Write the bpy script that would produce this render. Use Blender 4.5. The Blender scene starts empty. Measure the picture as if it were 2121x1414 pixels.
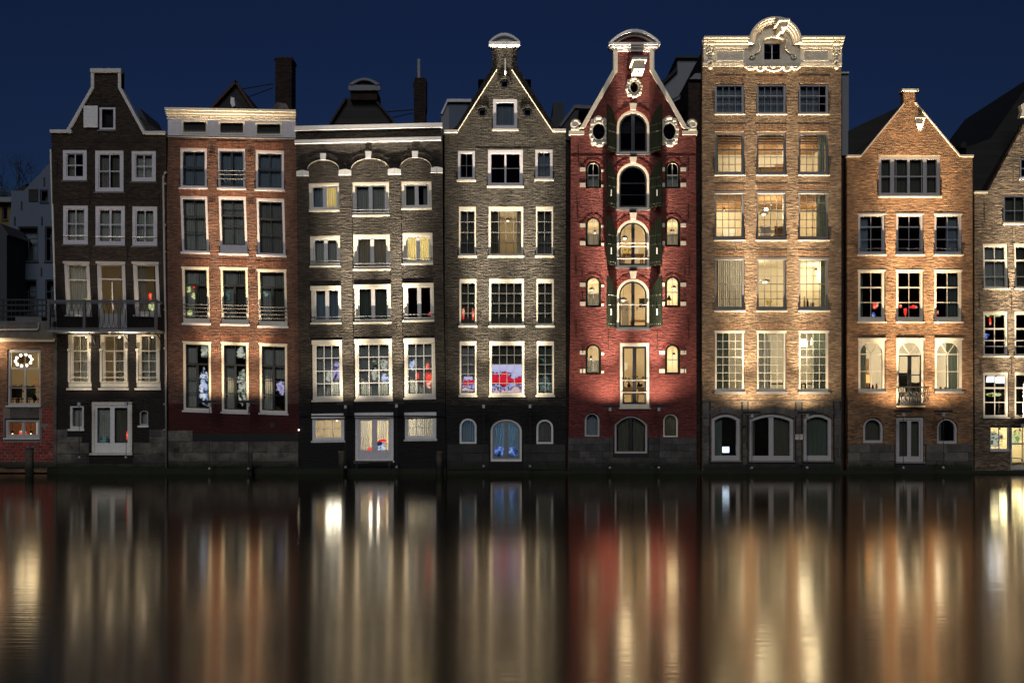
import bpy, bmesh, math, random
from mathutils import Vector
from mathutils.geometry import tessellate_polygon
random.seed(7)
R = math.radians
scene = bpy.context.scene
C = scene.collection

# ------------------------------------------------------------------ camera, sky, ambient light, exposure
CAM_Y, CAM_Z = -45.0, 2.5
cam_d = bpy.data.cameras.new('camera')
cam = bpy.data.objects.new('camera', cam_d); C.objects.link(cam)
cam.location = (0, CAM_Y, CAM_Z); cam.rotation_euler = (R(90), 0, 0)
cam_d.sensor_width = 36; cam_d.lens = 38.19; cam_d.shift_y = 148 / 2121
cam_d.clip_end = 3000; cam_d.clip_start = 0.1
scene.camera = cam

world = bpy.data.worlds.new('World'); scene.world = world; world.use_nodes = True
wn = world.node_tree; wn.nodes.clear()
sky = wn.nodes.new('ShaderNodeTexSky'); sky.sky_type = 'NISHITA'; sky.sun_disc = False
SUN_ROT = R(0)
sky.sun_elevation = R(-2.0); sky.sun_rotation = SUN_ROT; sky.altitude = 0; sky.air_density = 1.0; sky.dust_density = 0.3; sky.ozone_density = 4.6
tint = wn.nodes.new('ShaderNodeMix'); tint.data_type = 'RGBA'; tint.blend_type = 'MULTIPLY'; tint.inputs[0].default_value = 1.0
tint.inputs[7].default_value = (1.25, 1.35, 1.1, 1)
bg = wn.nodes.new('ShaderNodeBackground'); bg.inputs[1].default_value = 0.135
wo = wn.nodes.new('ShaderNodeOutputWorld')
wn.links.new(sky.outputs[0], tint.inputs[6]); wn.links.new(tint.outputs[2], bg.inputs[0]); wn.links.new(bg.outputs[0], wo.inputs[0])

# the glow of the lit street across the water: one very soft, weak directional lamp
sd = bpy.data.lights.new('city_glow', 'SUN'); sd.energy = 0.95; sd.angle = R(30); sd.color = (0.94, 0.95, 1.0)
so = bpy.data.objects.new('city_glow', sd); C.objects.link(so); so.rotation_euler = (R(90 - 34), 0, R(-6))

vs = scene.view_settings
vs.view_transform = 'Standard'; vs.look = 'None'; vs.gamma = 1; vs.exposure = 0.0; vs.use_curve_mapping = False
scene.cycles.use_denoising = True
try: scene.cycles.denoiser = 'OPENIMAGEDENOISE'; scene.cycles.denoising_prefilter = 'ACCURATE'
except Exception: pass
scene.cycles.sample_clamp_indirect = 4.0
scene.cycles.max_bounces = 8; scene.cycles.transparent_max_bounces = 24
scene.cycles.caustics_reflective = False; scene.cycles.caustics_refractive = False
FLOOD = 1.0     # overall power of the facade floodlights
ROOMP = 2.2     # overall power of the room lamps
WATER_ROUGH, WATER_IOR = 0.11, 2.0

# ------------------------------------------------------------------ scale: 50 units of the layout grid are one metre on the facade line
def X(px, Y=0): return (px - 1060.5) / 50 * (45 + Y) / 45
def Z(py, Y=0): return CAM_Z + ((980 - py) / 50 - CAM_Z) * (45 + Y) / 45

# ------------------------------------------------------------------ materials
def new_mat(name):
    m = bpy.data.materials.new(name); m.use_nodes = True
    nt = m.node_tree; b = nt.nodes['Principled BSDF']
    return m, nt, b
def N(nt, t, **kw):
    n = nt.nodes.new(t)
    for k, v in kw.items(): setattr(n, k, v)
    return n
def plain(name, col, rough=0.55, var=0.12, scale=6.0, metal=0.0, bump=0.15, spec=0.4):
    m, nt, b = new_mat(name)
    g = N(nt, 'ShaderNodeNewGeometry'); no = N(nt, 'ShaderNodeTexNoise'); no.inputs['Scale'].default_value = scale; no.inputs['Detail'].default_value = 6
    nt.links.new(g.outputs['Position'], no.inputs['Vector'])
    r = N(nt, 'ShaderNodeMapRange'); r.inputs[3].default_value = 1 - var; r.inputs[4].default_value = 1 + var
    nt.links.new(no.outputs[0], r.inputs[0])
    mx = N(nt, 'ShaderNodeMix', data_type='RGBA', blend_type='MULTIPLY'); mx.inputs[0].default_value = 1; mx.inputs[6].default_value = (*col, 1)
    nt.links.new(r.outputs[0], mx.inputs[7]); nt.links.new(mx.outputs[2], b.inputs['Base Color'])
    b.inputs['Roughness'].default_value = rough; b.inputs['Metallic'].default_value = metal
    b.inputs['Specular IOR Level'].default_value = spec
    if bump:
        bp = N(nt, 'ShaderNodeBump'); bp.inputs['Strength'].default_value = bump; bp.inputs['Distance'].default_value = 0.01
        n2 = N(nt, 'ShaderNodeTexNoise'); n2.inputs['Scale'].default_value = scale * 8; nt.links.new(g.outputs['Position'], n2.inputs['Vector'])
        nt.links.new(n2.outputs[0], bp.inputs['Height']); nt.links.new(bp.outputs[0], b.inputs['Normal'])
    return m
def emit(name, col, s):
    m = bpy.data.materials.new(name); m.use_nodes = True; nt = m.node_tree; nt.nodes.clear()
    e = N(nt, 'ShaderNodeEmission'); e.inputs[0].default_value = (*col, 1); e.inputs[1].default_value = s
    o = N(nt, 'ShaderNodeOutputMaterial'); nt.links.new(e.outputs[0], o.inputs[0]); return m
def brick(name, c1, c2, mortar, relief=1.0, bw=0.215, bh=0.064, vert=False, spec=0.25, rough=0.8, coarse=1.0, stain=0.3, paint_below=None, paint=None, msize=0.009, k=1.0):
    c1, c2, mortar = [tuple(v * k for v in q) for q in (c1, c2, mortar)]
    m, nt, b = new_mat(name); L = nt.links.new
    g = N(nt, 'ShaderNodeNewGeometry'); s = N(nt, 'ShaderNodeSeparateXYZ'); L(g.outputs['Position'], s.inputs[0])
    a = N(nt, 'ShaderNodeMath', operation='ADD'); L(s.outputs[0], a.inputs[0]); L(s.outputs[1], a.inputs[1])
    # a gentle waviness of the courses
    wv = N(nt, 'ShaderNodeTexNoise'); wv.inputs['Scale'].default_value = 0.7; wv.inputs['Detail'].default_value = 3; L(g.outputs['Position'], wv.inputs['Vector'])
    wm = N(nt, 'ShaderNodeMath', operation='MULTIPLY_ADD'); wm.inputs[1].default_value = 0.04; L(wv.outputs[0], wm.inputs[0]); L(s.outputs[2], wm.inputs[2])
    c = N(nt, 'ShaderNodeCombineXYZ')
    if vert: L(a.outputs[0], c.inputs[1]); L(s.outputs[2], c.inputs[0])
    else: L(a.outputs[0], c.inputs[0]); L(wm.outputs[0], c.inputs[1])
    t = N(nt, 'ShaderNodeTexBrick'); t.offset = 0.5; t.squash = 1
    t.inputs['Color1'].default_value = (*c1, 1); t.inputs['Color2'].default_value = (*c2, 1); t.inputs['Mortar'].default_value = (*mortar, 1)
    t.inputs['Scale'].default_value = 1; t.inputs['Mortar Size'].default_value = msize; t.inputs['Mortar Smooth'].default_value = 0.3
    t.inputs['Brick Width'].default_value = bw; t.inputs['Row Height'].default_value = bh
    L(c.outputs[0], t.inputs['Vector'])
    # broad stains and colour drift
    n1 = N(nt, 'ShaderNodeTexNoise'); n1.inputs['Scale'].default_value = 0.9; n1.inputs['Detail'].default_value = 8; n1.inputs['Roughness'].default_value = 0.65
    L(g.outputs['Position'], n1.inputs['Vector'])
    r1 = N(nt, 'ShaderNodeMapRange'); r1.inputs[1].default_value = 0.3; r1.inputs[2].default_value = 0.7; r1.inputs[3].default_value = 1 - stain; r1.inputs[4].default_value = 1 + stain
    L(n1.outputs[0], r1.inputs[0])
    # streaky single-brick variation
    mp = N(nt, 'ShaderNodeVectorMath', operation='MULTIPLY'); mp.inputs[1].default_value = (5.0, 5.0, 15.6); L(g.outputs['Position'], mp.inputs[0])
    n2 = N(nt, 'ShaderNodeTexNoise'); n2.inputs['Scale'].default_value = 1.0; n2.inputs['Detail'].default_value = 6; n2.inputs['Roughness'].default_value = 0.6; L(mp.outputs[0], n2.inputs['Vector'])
    r2 = N(nt, 'ShaderNodeMapRange'); r2.inputs[1].default_value = 0.35; r2.inputs[2].default_value = 0.65; r2.inputs[3].default_value = 0.7; r2.inputs[4].default_value = 1.3
    L(n2.outputs[0], r2.inputs[0])
    mm = N(nt, 'ShaderNodeMath', operation='MULTIPLY'); L(r1.outputs[0], mm.inputs[0]); L(r2.outputs[0], mm.inputs[1])
    mx = N(nt, 'ShaderNodeMix', data_type='RGBA', blend_type='MULTIPLY'); mx.inputs[0].default_value = 1
    L(t.outputs['Color'], mx.inputs[6]); L(mm.outputs[0], mx.inputs[7])
    out = mx.outputs[2]
    inv = N(nt, 'ShaderNodeMath', operation='SUBTRACT'); inv.inputs[0].default_value = 1; L(t.outputs['Fac'], inv.inputs[1])
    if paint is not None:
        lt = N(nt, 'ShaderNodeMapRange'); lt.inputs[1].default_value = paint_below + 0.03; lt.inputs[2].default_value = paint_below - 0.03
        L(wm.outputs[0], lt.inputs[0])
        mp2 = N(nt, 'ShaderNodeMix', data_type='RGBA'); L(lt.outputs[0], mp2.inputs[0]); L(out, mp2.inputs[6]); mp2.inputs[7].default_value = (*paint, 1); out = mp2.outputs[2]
    L(out, b.inputs['Base Color'])
    # relief: joints + crooked brick faces
    bp1 = N(nt, 'ShaderNodeBump'); bp1.inputs['Strength'].default_value = 0.9; bp1.inputs['Distance'].default_value = 0.022 * relief; L(inv.outputs[0], bp1.inputs['Height'])
    mp3 = N(nt, 'ShaderNodeVectorMath', operation='MULTIPLY'); mp3.inputs[1].default_value = (3.0 * coarse, 3.0 * coarse, 14.0 * coarse); L(g.outputs['Position'], mp3.inputs[0])
    n3 = N(nt, 'ShaderNodeTexNoise'); n3.inputs['Scale'].default_value = 1; n3.inputs['Detail'].default_value = 3; n3.inputs['Roughness'].default_value = 0.7; L(mp3.outputs[0], n3.inputs['Vector'])
    bp2 = N(nt, 'ShaderNodeBump'); bp2.inputs['Strength'].default_value = 1.0; bp2.inputs['Distance'].default_value = 0.105 * relief
    L(n3.outputs[0], bp2.inputs['Height']); L(bp1.outputs[0], bp2.inputs['Normal']); L(bp2.outputs[0], b.inputs['Normal'])
    b.inputs['Roughness'].default_value = rough; b.inputs['Specular IOR Level'].default_value = spec
    return m
def stone(name, col, var=0.5, bump=0.7, scale=3.0, rough=0.8):
    m, nt, b = new_mat(name); L = nt.links.new
    g = N(nt, 'ShaderNodeNewGeometry'); oi = N(nt, 'ShaderNodeObjectInfo')
    no = N(nt, 'ShaderNodeTexNoise'); no.inputs['Scale'].default_value = scale; no.inputs['Detail'].default_value = 9; no.inputs['Roughness'].default_value = 0.7
    L(g.outputs['Position'], no.inputs['Vector'])
    r = N(nt, 'ShaderNodeMapRange'); r.inputs[1].default_value = 0.3; r.inputs[2].default_value = 0.7; r.inputs[3].default_value = 1 - var; r.inputs[4].default_value = 1 + var; L(no.outputs[0], r.inputs[0])
    r2 = N(nt, 'ShaderNodeMapRange'); r2.inputs[3].default_value = 0.7; r2.inputs[4].default_value = 1.35; L(oi.outputs['Random'], r2.inputs[0])
    mm = N(nt, 'ShaderNodeMath', operation='MULTIPLY'); L(r.outputs[0], mm.inputs[0]); L(r2.outputs[0], mm.inputs[1])
    mx = N(nt, 'ShaderNodeMix', data_type='RGBA', blend_type='MULTIPLY'); mx.inputs[0].default_value = 1; mx.inputs[6].default_value = (*col, 1); L(mm.outputs[0], mx.inputs[7])
    # green-black tide stain creeping up from the water, and pale lime bloom in patches
    s_ = N(nt, 'ShaderNodeSeparateXYZ'); L(g.outputs['Position'], s_.inputs[0])
    hn = N(nt, 'ShaderNodeMath', operation='MULTIPLY_ADD'); hn.inputs[1].default_value = -0.9; L(no.outputs[0], hn.inputs[0]); L(s_.outputs[2], hn.inputs[2])
    al = N(nt, 'ShaderNodeMapRange'); al.inputs[1].default_value = 0.12; al.inputs[2].default_value = -0.15; L(hn.outputs[0], al.inputs[0])
    m2 = N(nt, 'ShaderNodeMix', data_type='RGBA'); L(al.outputs[0], m2.inputs[0]); L(mx.outputs[2], m2.inputs[6]); m2.inputs[7].default_value = (0.013, 0.017, 0.008, 1)
    nb = N(nt, 'ShaderNodeTexNoise'); nb.inputs['Scale'].default_value = 2.3; nb.inputs['Detail'].default_value = 10; nb.inputs['Roughness'].default_value = 0.75; L(g.outputs['Position'], nb.inputs['Vector'])
    lb = N(nt, 'ShaderNodeMapRange'); lb.inputs[1].default_value = 0.60; lb.inputs[2].default_value = 0.74; lb.inputs[4].default_value = 0.45; L(nb.outputs[0], lb.inputs[0])
    m3 = N(nt, 'ShaderNodeMix', data_type='RGBA'); L(lb.outputs[0], m3.inputs[0]); L(m2.outputs[2], m3.inputs[6]); m3.inputs[7].default_value = (*[min(.4, v * 2.8) for v in col], 1)
    L(m3.outputs[2], b.inputs['Base Color'])
    bp = N(nt, 'ShaderNodeBump'); bp.inputs['Strength'].default_value = bump; bp.inputs['Distance'].default_value = 0.03
    n2 = N(nt, 'ShaderNodeTexNoise'); n2.inputs['Scale'].default_value = 14; n2.inputs['Detail'].default_value = 8; L(g.outputs['Position'], n2.inputs['Vector'])
    L(n2.outputs[0], bp.inputs['Height']); L(bp.outputs[0], b.inputs['Normal']); b.inputs['Roughness'].default_value = rough; b.inputs['Specular IOR Level'].default_value = 0.3
    return m
def glass_mat():
    m = bpy.data.materials.new('window_glass'); m.use_nodes = True; nt = m.node_tree; nt.nodes.clear(); L = nt.links.new
    tr = N(nt, 'ShaderNodeBsdfTransparent'); tr.inputs[0].default_value = (0.86, 0.88, 0.87, 1)
    gl = N(nt, 'ShaderNodeBsdfGlossy'); gl.inputs['Roughness'].default_value = 0.03
    fr = N(nt, 'ShaderNodeFresnel'); fr.inputs[0].default_value = 1.5
    mu = N(nt, 'ShaderNodeMath', operation='MULTIPLY'); mu.inputs[1].default_value = 1.1; L(fr.outputs[0], mu.inputs[0])
    g = N(nt, 'ShaderNodeNewGeometry'); no = N(nt, 'ShaderNodeTexNoise'); no.inputs['Scale'].default_value = 2.5; L(g.outputs['Position'], no.inputs['Vector'])
    bp = N(nt, 'ShaderNodeBump'); bp.inputs['Strength'].default_value = 0.25; bp.inputs['Distance'].default_value = 0.03; L(no.outputs[0], bp.inputs['Height']); L(bp.outputs[0], gl.inputs['Normal'])
    mx = N(nt, 'ShaderNodeMixShader'); L(mu.outputs[0], mx.inputs[0]); L(tr.outputs[0], mx.inputs[1]); L(gl.outputs[0], mx.inputs[2])
    o = N(nt, 'ShaderNodeOutputMaterial'); L(mx.outputs[0], o.inputs[0]); return m
def cloth(name, col, trans=0.45):
    m = bpy.data.materials.new(name); m.use_nodes = True; nt = m.node_tree; nt.nodes.clear(); L = nt.links.new
    d = N(nt, 'ShaderNodeBsdfDiffuse'); t = N(nt, 'ShaderNodeBsdfTranslucent')
    g = N(nt, 'ShaderNodeNewGeometry'); mp = N(nt, 'ShaderNodeVectorMath', operation='MULTIPLY'); mp.inputs[1].default_value = (22, 22, 0.5); L(g.outputs['Position'], mp.inputs[0])
    no = N(nt, 'ShaderNodeTexNoise'); no.inputs['Scale'].default_value = 1; no.inputs['Detail'].default_value = 3; L(mp.outputs[0], no.inputs['Vector'])
    r = N(nt, 'ShaderNodeMapRange'); r.inputs[1].default_value = 0.3; r.inputs[2].default_value = 0.7; r.inputs[3].default_value = 0.8; r.inputs[4].default_value = 1.15; L(no.outputs[0], r.inputs[0])
    mx = N(nt, 'ShaderNodeMix', data_type='RGBA', blend_type='MULTIPLY'); mx.inputs[0].default_value = 1; mx.inputs[6].default_value = (*col, 1); L(r.outputs[0], mx.inputs[7])
    L(mx.outputs[2], d.inputs[0]); L(mx.outputs[2], t.inputs[0])
    mi = N(nt, 'ShaderNodeMixShader'); mi.inputs[0].default_value = trans; L(d.outputs[0], mi.inputs[1]); L(t.outputs[0], mi.inputs[2])
    o = N(nt, 'ShaderNodeOutputMaterial'); L(mi.outputs[0], o.inputs[0]); return m
def tile_mat(name, col):
    m, nt, b = new_mat(name); L = nt.links.new
    g = N(nt, 'ShaderNodeNewGeometry'); s = N(nt, 'ShaderNodeSeparateXYZ'); L(g.outputs['Position'], s.inputs[0])
    c = N(nt, 'ShaderNodeCombineXYZ'); L(s.outputs[1], c.inputs[0]); L(s.outputs[2], c.inputs[1])
    t = N(nt, 'ShaderNodeTexBrick'); t.inputs['Scale'].default_value = 1; t.inputs['Brick Width'].default_value = 0.25; t.inputs['Row Height'].default_value = 0.25; t.inputs['Mortar Size'].default_value = 0.02
    t.inputs['Color1'].default_value = (*col, 1); t.inputs['Color2'].default_value = (*[v * 0.6 for v in col], 1); t.inputs['Mortar'].default_value = (*[v * 0.3 for v in col], 1)
    L(c.outputs[0], t.inputs['Vector']); L(t.outputs[0], b.inputs['Base Color'])
    bp = N(nt, 'ShaderNodeBump'); bp.inputs['Distance'].default_value = 0.03; bp.invert = True; L(t.outputs['Fac'], bp.inputs['Height']); L(bp.outputs[0], b.inputs['Normal'])
    b.inputs['Roughness'].default_value = 0.75; return m
def glow_pattern(name, cols, scale, s, warp=1.5, bands=None):
    """a patch of coloured light with melted, ragged edges"""
    m = bpy.data.materials.new(name); m.use_nodes = True; nt = m.node_tree; nt.nodes.clear(); L = nt.links.new
    g = N(nt, 'ShaderNodeNewGeometry'); tc = N(nt, 'ShaderNodeTexCoord'); no = N(nt, 'ShaderNodeTexNoise'); no.inputs['Scale'].default_value = 2.2; no.inputs['Detail'].default_value = 5; L(g.outputs['Position'], no.inputs['Vector'])
    v = N(nt, 'ShaderNodeVectorMath', operation='MULTIPLY_ADD'); v.inputs[1].default_value = (warp * 0.8,) * 3; L(no.outputs[1], v.inputs[0]); L(g.outputs['Position'], v.inputs[2])
    n2 = N(nt, 'ShaderNodeTexNoise'); n2.inputs['Scale'].default_value = scale; n2.inputs['Detail'].default_value = 4; n2.inputs['Roughness'].default_value = 0.5; L(v.outputs[0], n2.inputs['Vector'])
    cr = N(nt, 'ShaderNodeValToRGB'); cr.color_ramp.interpolation = 'EASE'; els = cr.color_ramp.elements
    sp = N(nt, 'ShaderNodeSeparateXYZ'); L(tc.outputs['Generated'], sp.inputs[0])
    stops = bands or [(0.36 + 0.28 * i / max(1, len(cols) - 1), c) for i, c in enumerate(cols)]
    for i, (p, cc) in enumerate(stops):
        e = els[i] if i < 2 else els.new(p)
        e.position = p; e.color = (*cc, 1)
    if bands:
        a = N(nt, 'ShaderNodeMath', operation='MULTIPLY_ADD'); a.inputs[1].default_value = 0.9; L(n2.outputs[0], a.inputs[0]); L(sp.outputs[2], a.inputs[2])
        a2 = N(nt, 'ShaderNodeMath', operation='SUBTRACT'); a2.inputs[1].default_value = 0.45; L(a.outputs[0], a2.inputs[0]); L(a2.outputs[0], cr.inputs[0])
    else: L(n2.outputs[0], cr.inputs[0])
    e = N(nt, 'ShaderNodeEmission'); L(cr.outputs[0], e.inputs[0]); e.inputs[1].default_value = s
    tr = N(nt, 'ShaderNodeBsdfTransparent')
    c1 = N(nt, 'ShaderNodeCombineXYZ'); L(sp.outputs[0], c1.inputs[0]); L(sp.outputs[2], c1.inputs[1])
    ds = N(nt, 'ShaderNodeVectorMath', operation='DISTANCE'); ds.inputs[1].default_value = (0.5, 0.5, 0); L(c1.outputs[0], ds.inputs[0])
    n3 = N(nt, 'ShaderNodeTexNoise'); n3.inputs['Scale'].default_value = 7; n3.inputs['Detail'].default_value = 4; L(g.outputs['Position'], n3.inputs['Vector'])
    ad = N(nt, 'ShaderNodeMath', operation='MULTIPLY_ADD'); ad.inputs[1].default_value = 0.0 if bands else 0.9; L(n3.outputs[0], ad.inputs[0]); L(ds.outputs['Value'], ad.inputs[2])
    mr = N(nt, 'ShaderNodeMapRange'); mr.interpolation_type = 'SMOOTHSTEP'; mr.inputs[1].default_value = 0.95; mr.inputs[2].default_value = 0.72; L(ad.outputs[0], mr.inputs[0])
    mx = N(nt, 'ShaderNodeMixShader'); L(mr.outputs[0], mx.inputs[0]); L(tr.outputs[0], mx.inputs[1]); L(e.outputs[0], mx.inputs[2])
    o = N(nt, 'ShaderNodeOutputMaterial'); L(mx.outputs[0], o.inputs[0]); return m

M = {}
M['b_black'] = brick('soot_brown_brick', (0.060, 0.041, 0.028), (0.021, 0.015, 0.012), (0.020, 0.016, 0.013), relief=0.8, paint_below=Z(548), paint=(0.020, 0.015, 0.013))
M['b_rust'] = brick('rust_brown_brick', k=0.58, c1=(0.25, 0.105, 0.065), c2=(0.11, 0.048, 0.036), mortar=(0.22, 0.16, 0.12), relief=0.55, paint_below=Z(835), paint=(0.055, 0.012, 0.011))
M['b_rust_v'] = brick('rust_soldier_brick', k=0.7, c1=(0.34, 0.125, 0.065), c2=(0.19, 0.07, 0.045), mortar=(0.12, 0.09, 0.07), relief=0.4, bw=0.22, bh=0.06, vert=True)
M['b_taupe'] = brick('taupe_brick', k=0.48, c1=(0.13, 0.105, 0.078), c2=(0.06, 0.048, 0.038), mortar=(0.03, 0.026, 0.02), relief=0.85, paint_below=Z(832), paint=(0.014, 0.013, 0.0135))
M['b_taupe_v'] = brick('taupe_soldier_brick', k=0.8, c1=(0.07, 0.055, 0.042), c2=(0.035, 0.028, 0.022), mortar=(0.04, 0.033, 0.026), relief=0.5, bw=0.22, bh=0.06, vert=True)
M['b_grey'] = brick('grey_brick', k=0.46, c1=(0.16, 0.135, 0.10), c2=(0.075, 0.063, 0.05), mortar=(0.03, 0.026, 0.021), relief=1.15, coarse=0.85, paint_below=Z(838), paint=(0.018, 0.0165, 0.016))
M['b_red'] = brick('red_painted_brick', k=0.62, c1=(0.31, 0.075, 0.062), c2=(0.20, 0.050, 0.044), mortar=(0.20, 0.055, 0.045), relief=0.8, stain=0.15, coarse=1.0)
M['b_red_v'] = brick('red_soldier_brick', k=0.62, c1=(0.36, 0.07, 0.05), c2=(0.24, 0.042, 0.033), mortar=(0.13, 0.024, 0.02), relief=0.5, bw=0.22, bh=0.06, vert=True)
M['b_buff'] = brick('buff_brick', k=0.72, c1=(0.42, 0.285, 0.165), c2=(0.20, 0.13, 0.085), mortar=(0.33, 0.24, 0.16), relief=0.95)
M['b_buff_v'] = brick('buff_soldier_brick', k=0.72, c1=(0.42, 0.25, 0.14), c2=(0.27, 0.15, 0.09), mortar=(0.20, 0.14, 0.09), relief=0.5, bw=0.22, bh=0.06, vert=True)
M['b_amber'] = brick('amber_brick', k=0.75, c1=(0.47, 0.245, 0.12), c2=(0.21, 0.12, 0.07), mortar=(0.30, 0.19, 0.10), relief=1.0)
M['b_khaki'] = brick('khaki_brick', k=0.7, c1=(0.36, 0.25, 0.15), c2=(0.12, 0.09, 0.065), mortar=(0.17, 0.13, 0.09), relief=1.25, coarse=0.8)
M['b_brown'] = brick('old_brown_brick', (0.22, 0.11, 0.06), (0.11, 0.06, 0.04), (0.12, 0.09, 0.06), relief=0.5)
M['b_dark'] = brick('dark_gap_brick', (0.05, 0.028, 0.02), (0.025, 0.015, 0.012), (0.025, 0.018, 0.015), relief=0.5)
M['b_chim'] = brick('chimney_brick', (0.035, 0.020, 0.014), (0.016, 0.010, 0.008), (0.03, 0.022, 0.016), relief=0.8, bw=0.22, bh=0.09)
M['mortar'] = plain('pale_mortar', (0.17, 0.14, 0.12), 0.9, 0.3, 3)
M['joint'] = plain('dark_joint', (0.020, 0.018, 0.017), 0.9, 0.3, 3)
M['redblock'] = stone('red_clay_block', (0.20, 0.028, 0.02), 0.3, 0.4)
M['plinth'] = stone('weathered_plinth_stone', (0.085, 0.075, 0.062), 0.8, 1.0, 1.6)
M['bluestone'] = stone('dark_bluestone', (0.062, 0.057, 0.052), 0.5, 0.5, 2.0)
M['greystone'] = stone('grey_sandstone', (0.095, 0.084, 0.070), 0.45, 0.5, 2.0)
M['blackstone'] = stone('black_tarred_stone', (0.032, 0.030, 0.029), 0.4, 0.5, 2.0)
M['white'] = plain('white_paint', (0.68, 0.66, 0.64), 0.5, 0.22, 9)
M['cream'] = plain('cream_paint', (0.66, 0.60, 0.48), 0.5, 0.22, 9)
M['offwhite'] = plain('weathered_white_paint', (0.55, 0.53, 0.50), 0.55, 0.3, 7)
M['mauve'] = plain('pale_grey_lilac_paint', (0.58, 0.55, 0.57), 0.5, 0.2, 9)
M['greyp'] = plain('grey_paint', (0.20, 0.19, 0.18), 0.45, 0.1, 4)
M['lgrey'] = plain('light_grey_paint', (0.40, 0.38, 0.37), 0.5, 0.12, 4)
M['black'] = plain('black_paint', (0.018, 0.019, 0.02), 0.35, 0.2, 5, bump=0)
M['green'] = plain('dark_green_paint', (0.010, 0.014, 0.008), 0.8, 0.25, 5, bump=0.3, spec=0.08)
M['iron'] = plain('black_iron', (0.02, 0.02, 0.02), 0.5, 0.2, 9, metal=0.3, bump=0)
M['steel'] = plain('zinc_pipe', (0.42, 0.42, 0.42), 0.4, 0.15, 8, metal=0.5, bump=0)
M['railgrey'] = plain('grey_rail_paint', (0.085, 0.085, 0.09), 0.4, 0.1, 5, bump=0)
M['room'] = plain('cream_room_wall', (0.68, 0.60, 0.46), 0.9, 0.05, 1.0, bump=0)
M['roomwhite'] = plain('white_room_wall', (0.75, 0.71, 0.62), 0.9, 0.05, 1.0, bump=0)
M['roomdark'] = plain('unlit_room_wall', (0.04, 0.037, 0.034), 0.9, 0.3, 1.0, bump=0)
M['roomsalmon'] = plain('salmon_room_wall', (0.55, 0.33, 0.22), 0.9, 0.05, 1.0, bump=0)
M['timber'] = plain('oak_beam', (0.30, 0.17, 0.08), 0.7, 0.3, 5)
M['oldwood'] = stone('wet_grey_oak', (0.07, 0.058, 0.045), 0.5, 1.0, 5)
M['tile'] = tile_mat('brown_roof_tile', (0.016, 0.010, 0.007))
M['tileo'] = plain('orange_ridge_tile', (0.07, 0.028, 0.014), 0.8, 0.4, 8)
M['slate'] = tile_mat('black_roof_tile', (0.006, 0.0055, 0.005))
M['lead'] = plain('lead_flashing', (0.10, 0.10, 0.105), 0.6, 0.3, 4)
M['glass'] = glass_mat()
M['c_white'] = cloth('white_curtain', (0.62, 0.60, 0.55))
M['c_grey'] = cloth('grey_curtain', (0.78, 0.77, 0.71), 0.22)
M['c_dark'] = cloth('dark_olive_curtain', (0.24, 0.23, 0.18), 0.2)
M['c_yellow'] = cloth('yellow_lit_curtain', (0.74, 0.70, 0.50), 0.6)
M['c_blue'] = cloth('slate_blue_curtain', (0.42, 0.50, 0.60), 0.22)
M['c_green'] = cloth('sage_curtain', (0.26, 0.31, 0.26), 0.25)
M['blueplaster'] = plain('blue_grey_render', (0.095, 0.12, 0.16), 0.85, 0.12, 1.5)
M['yellow'] = plain('ochre_render', (0.14, 0.09, 0.015), 0.85, 0.12, 1.5)
M['whiterender'] = plain('white_render', (0.19, 0.20, 0.215), 0.85, 0.15, 1.5)
M['greyrender'] = plain('grey_render', (0.04, 0.044, 0.052), 0.85, 0.15, 1.5)

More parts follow.
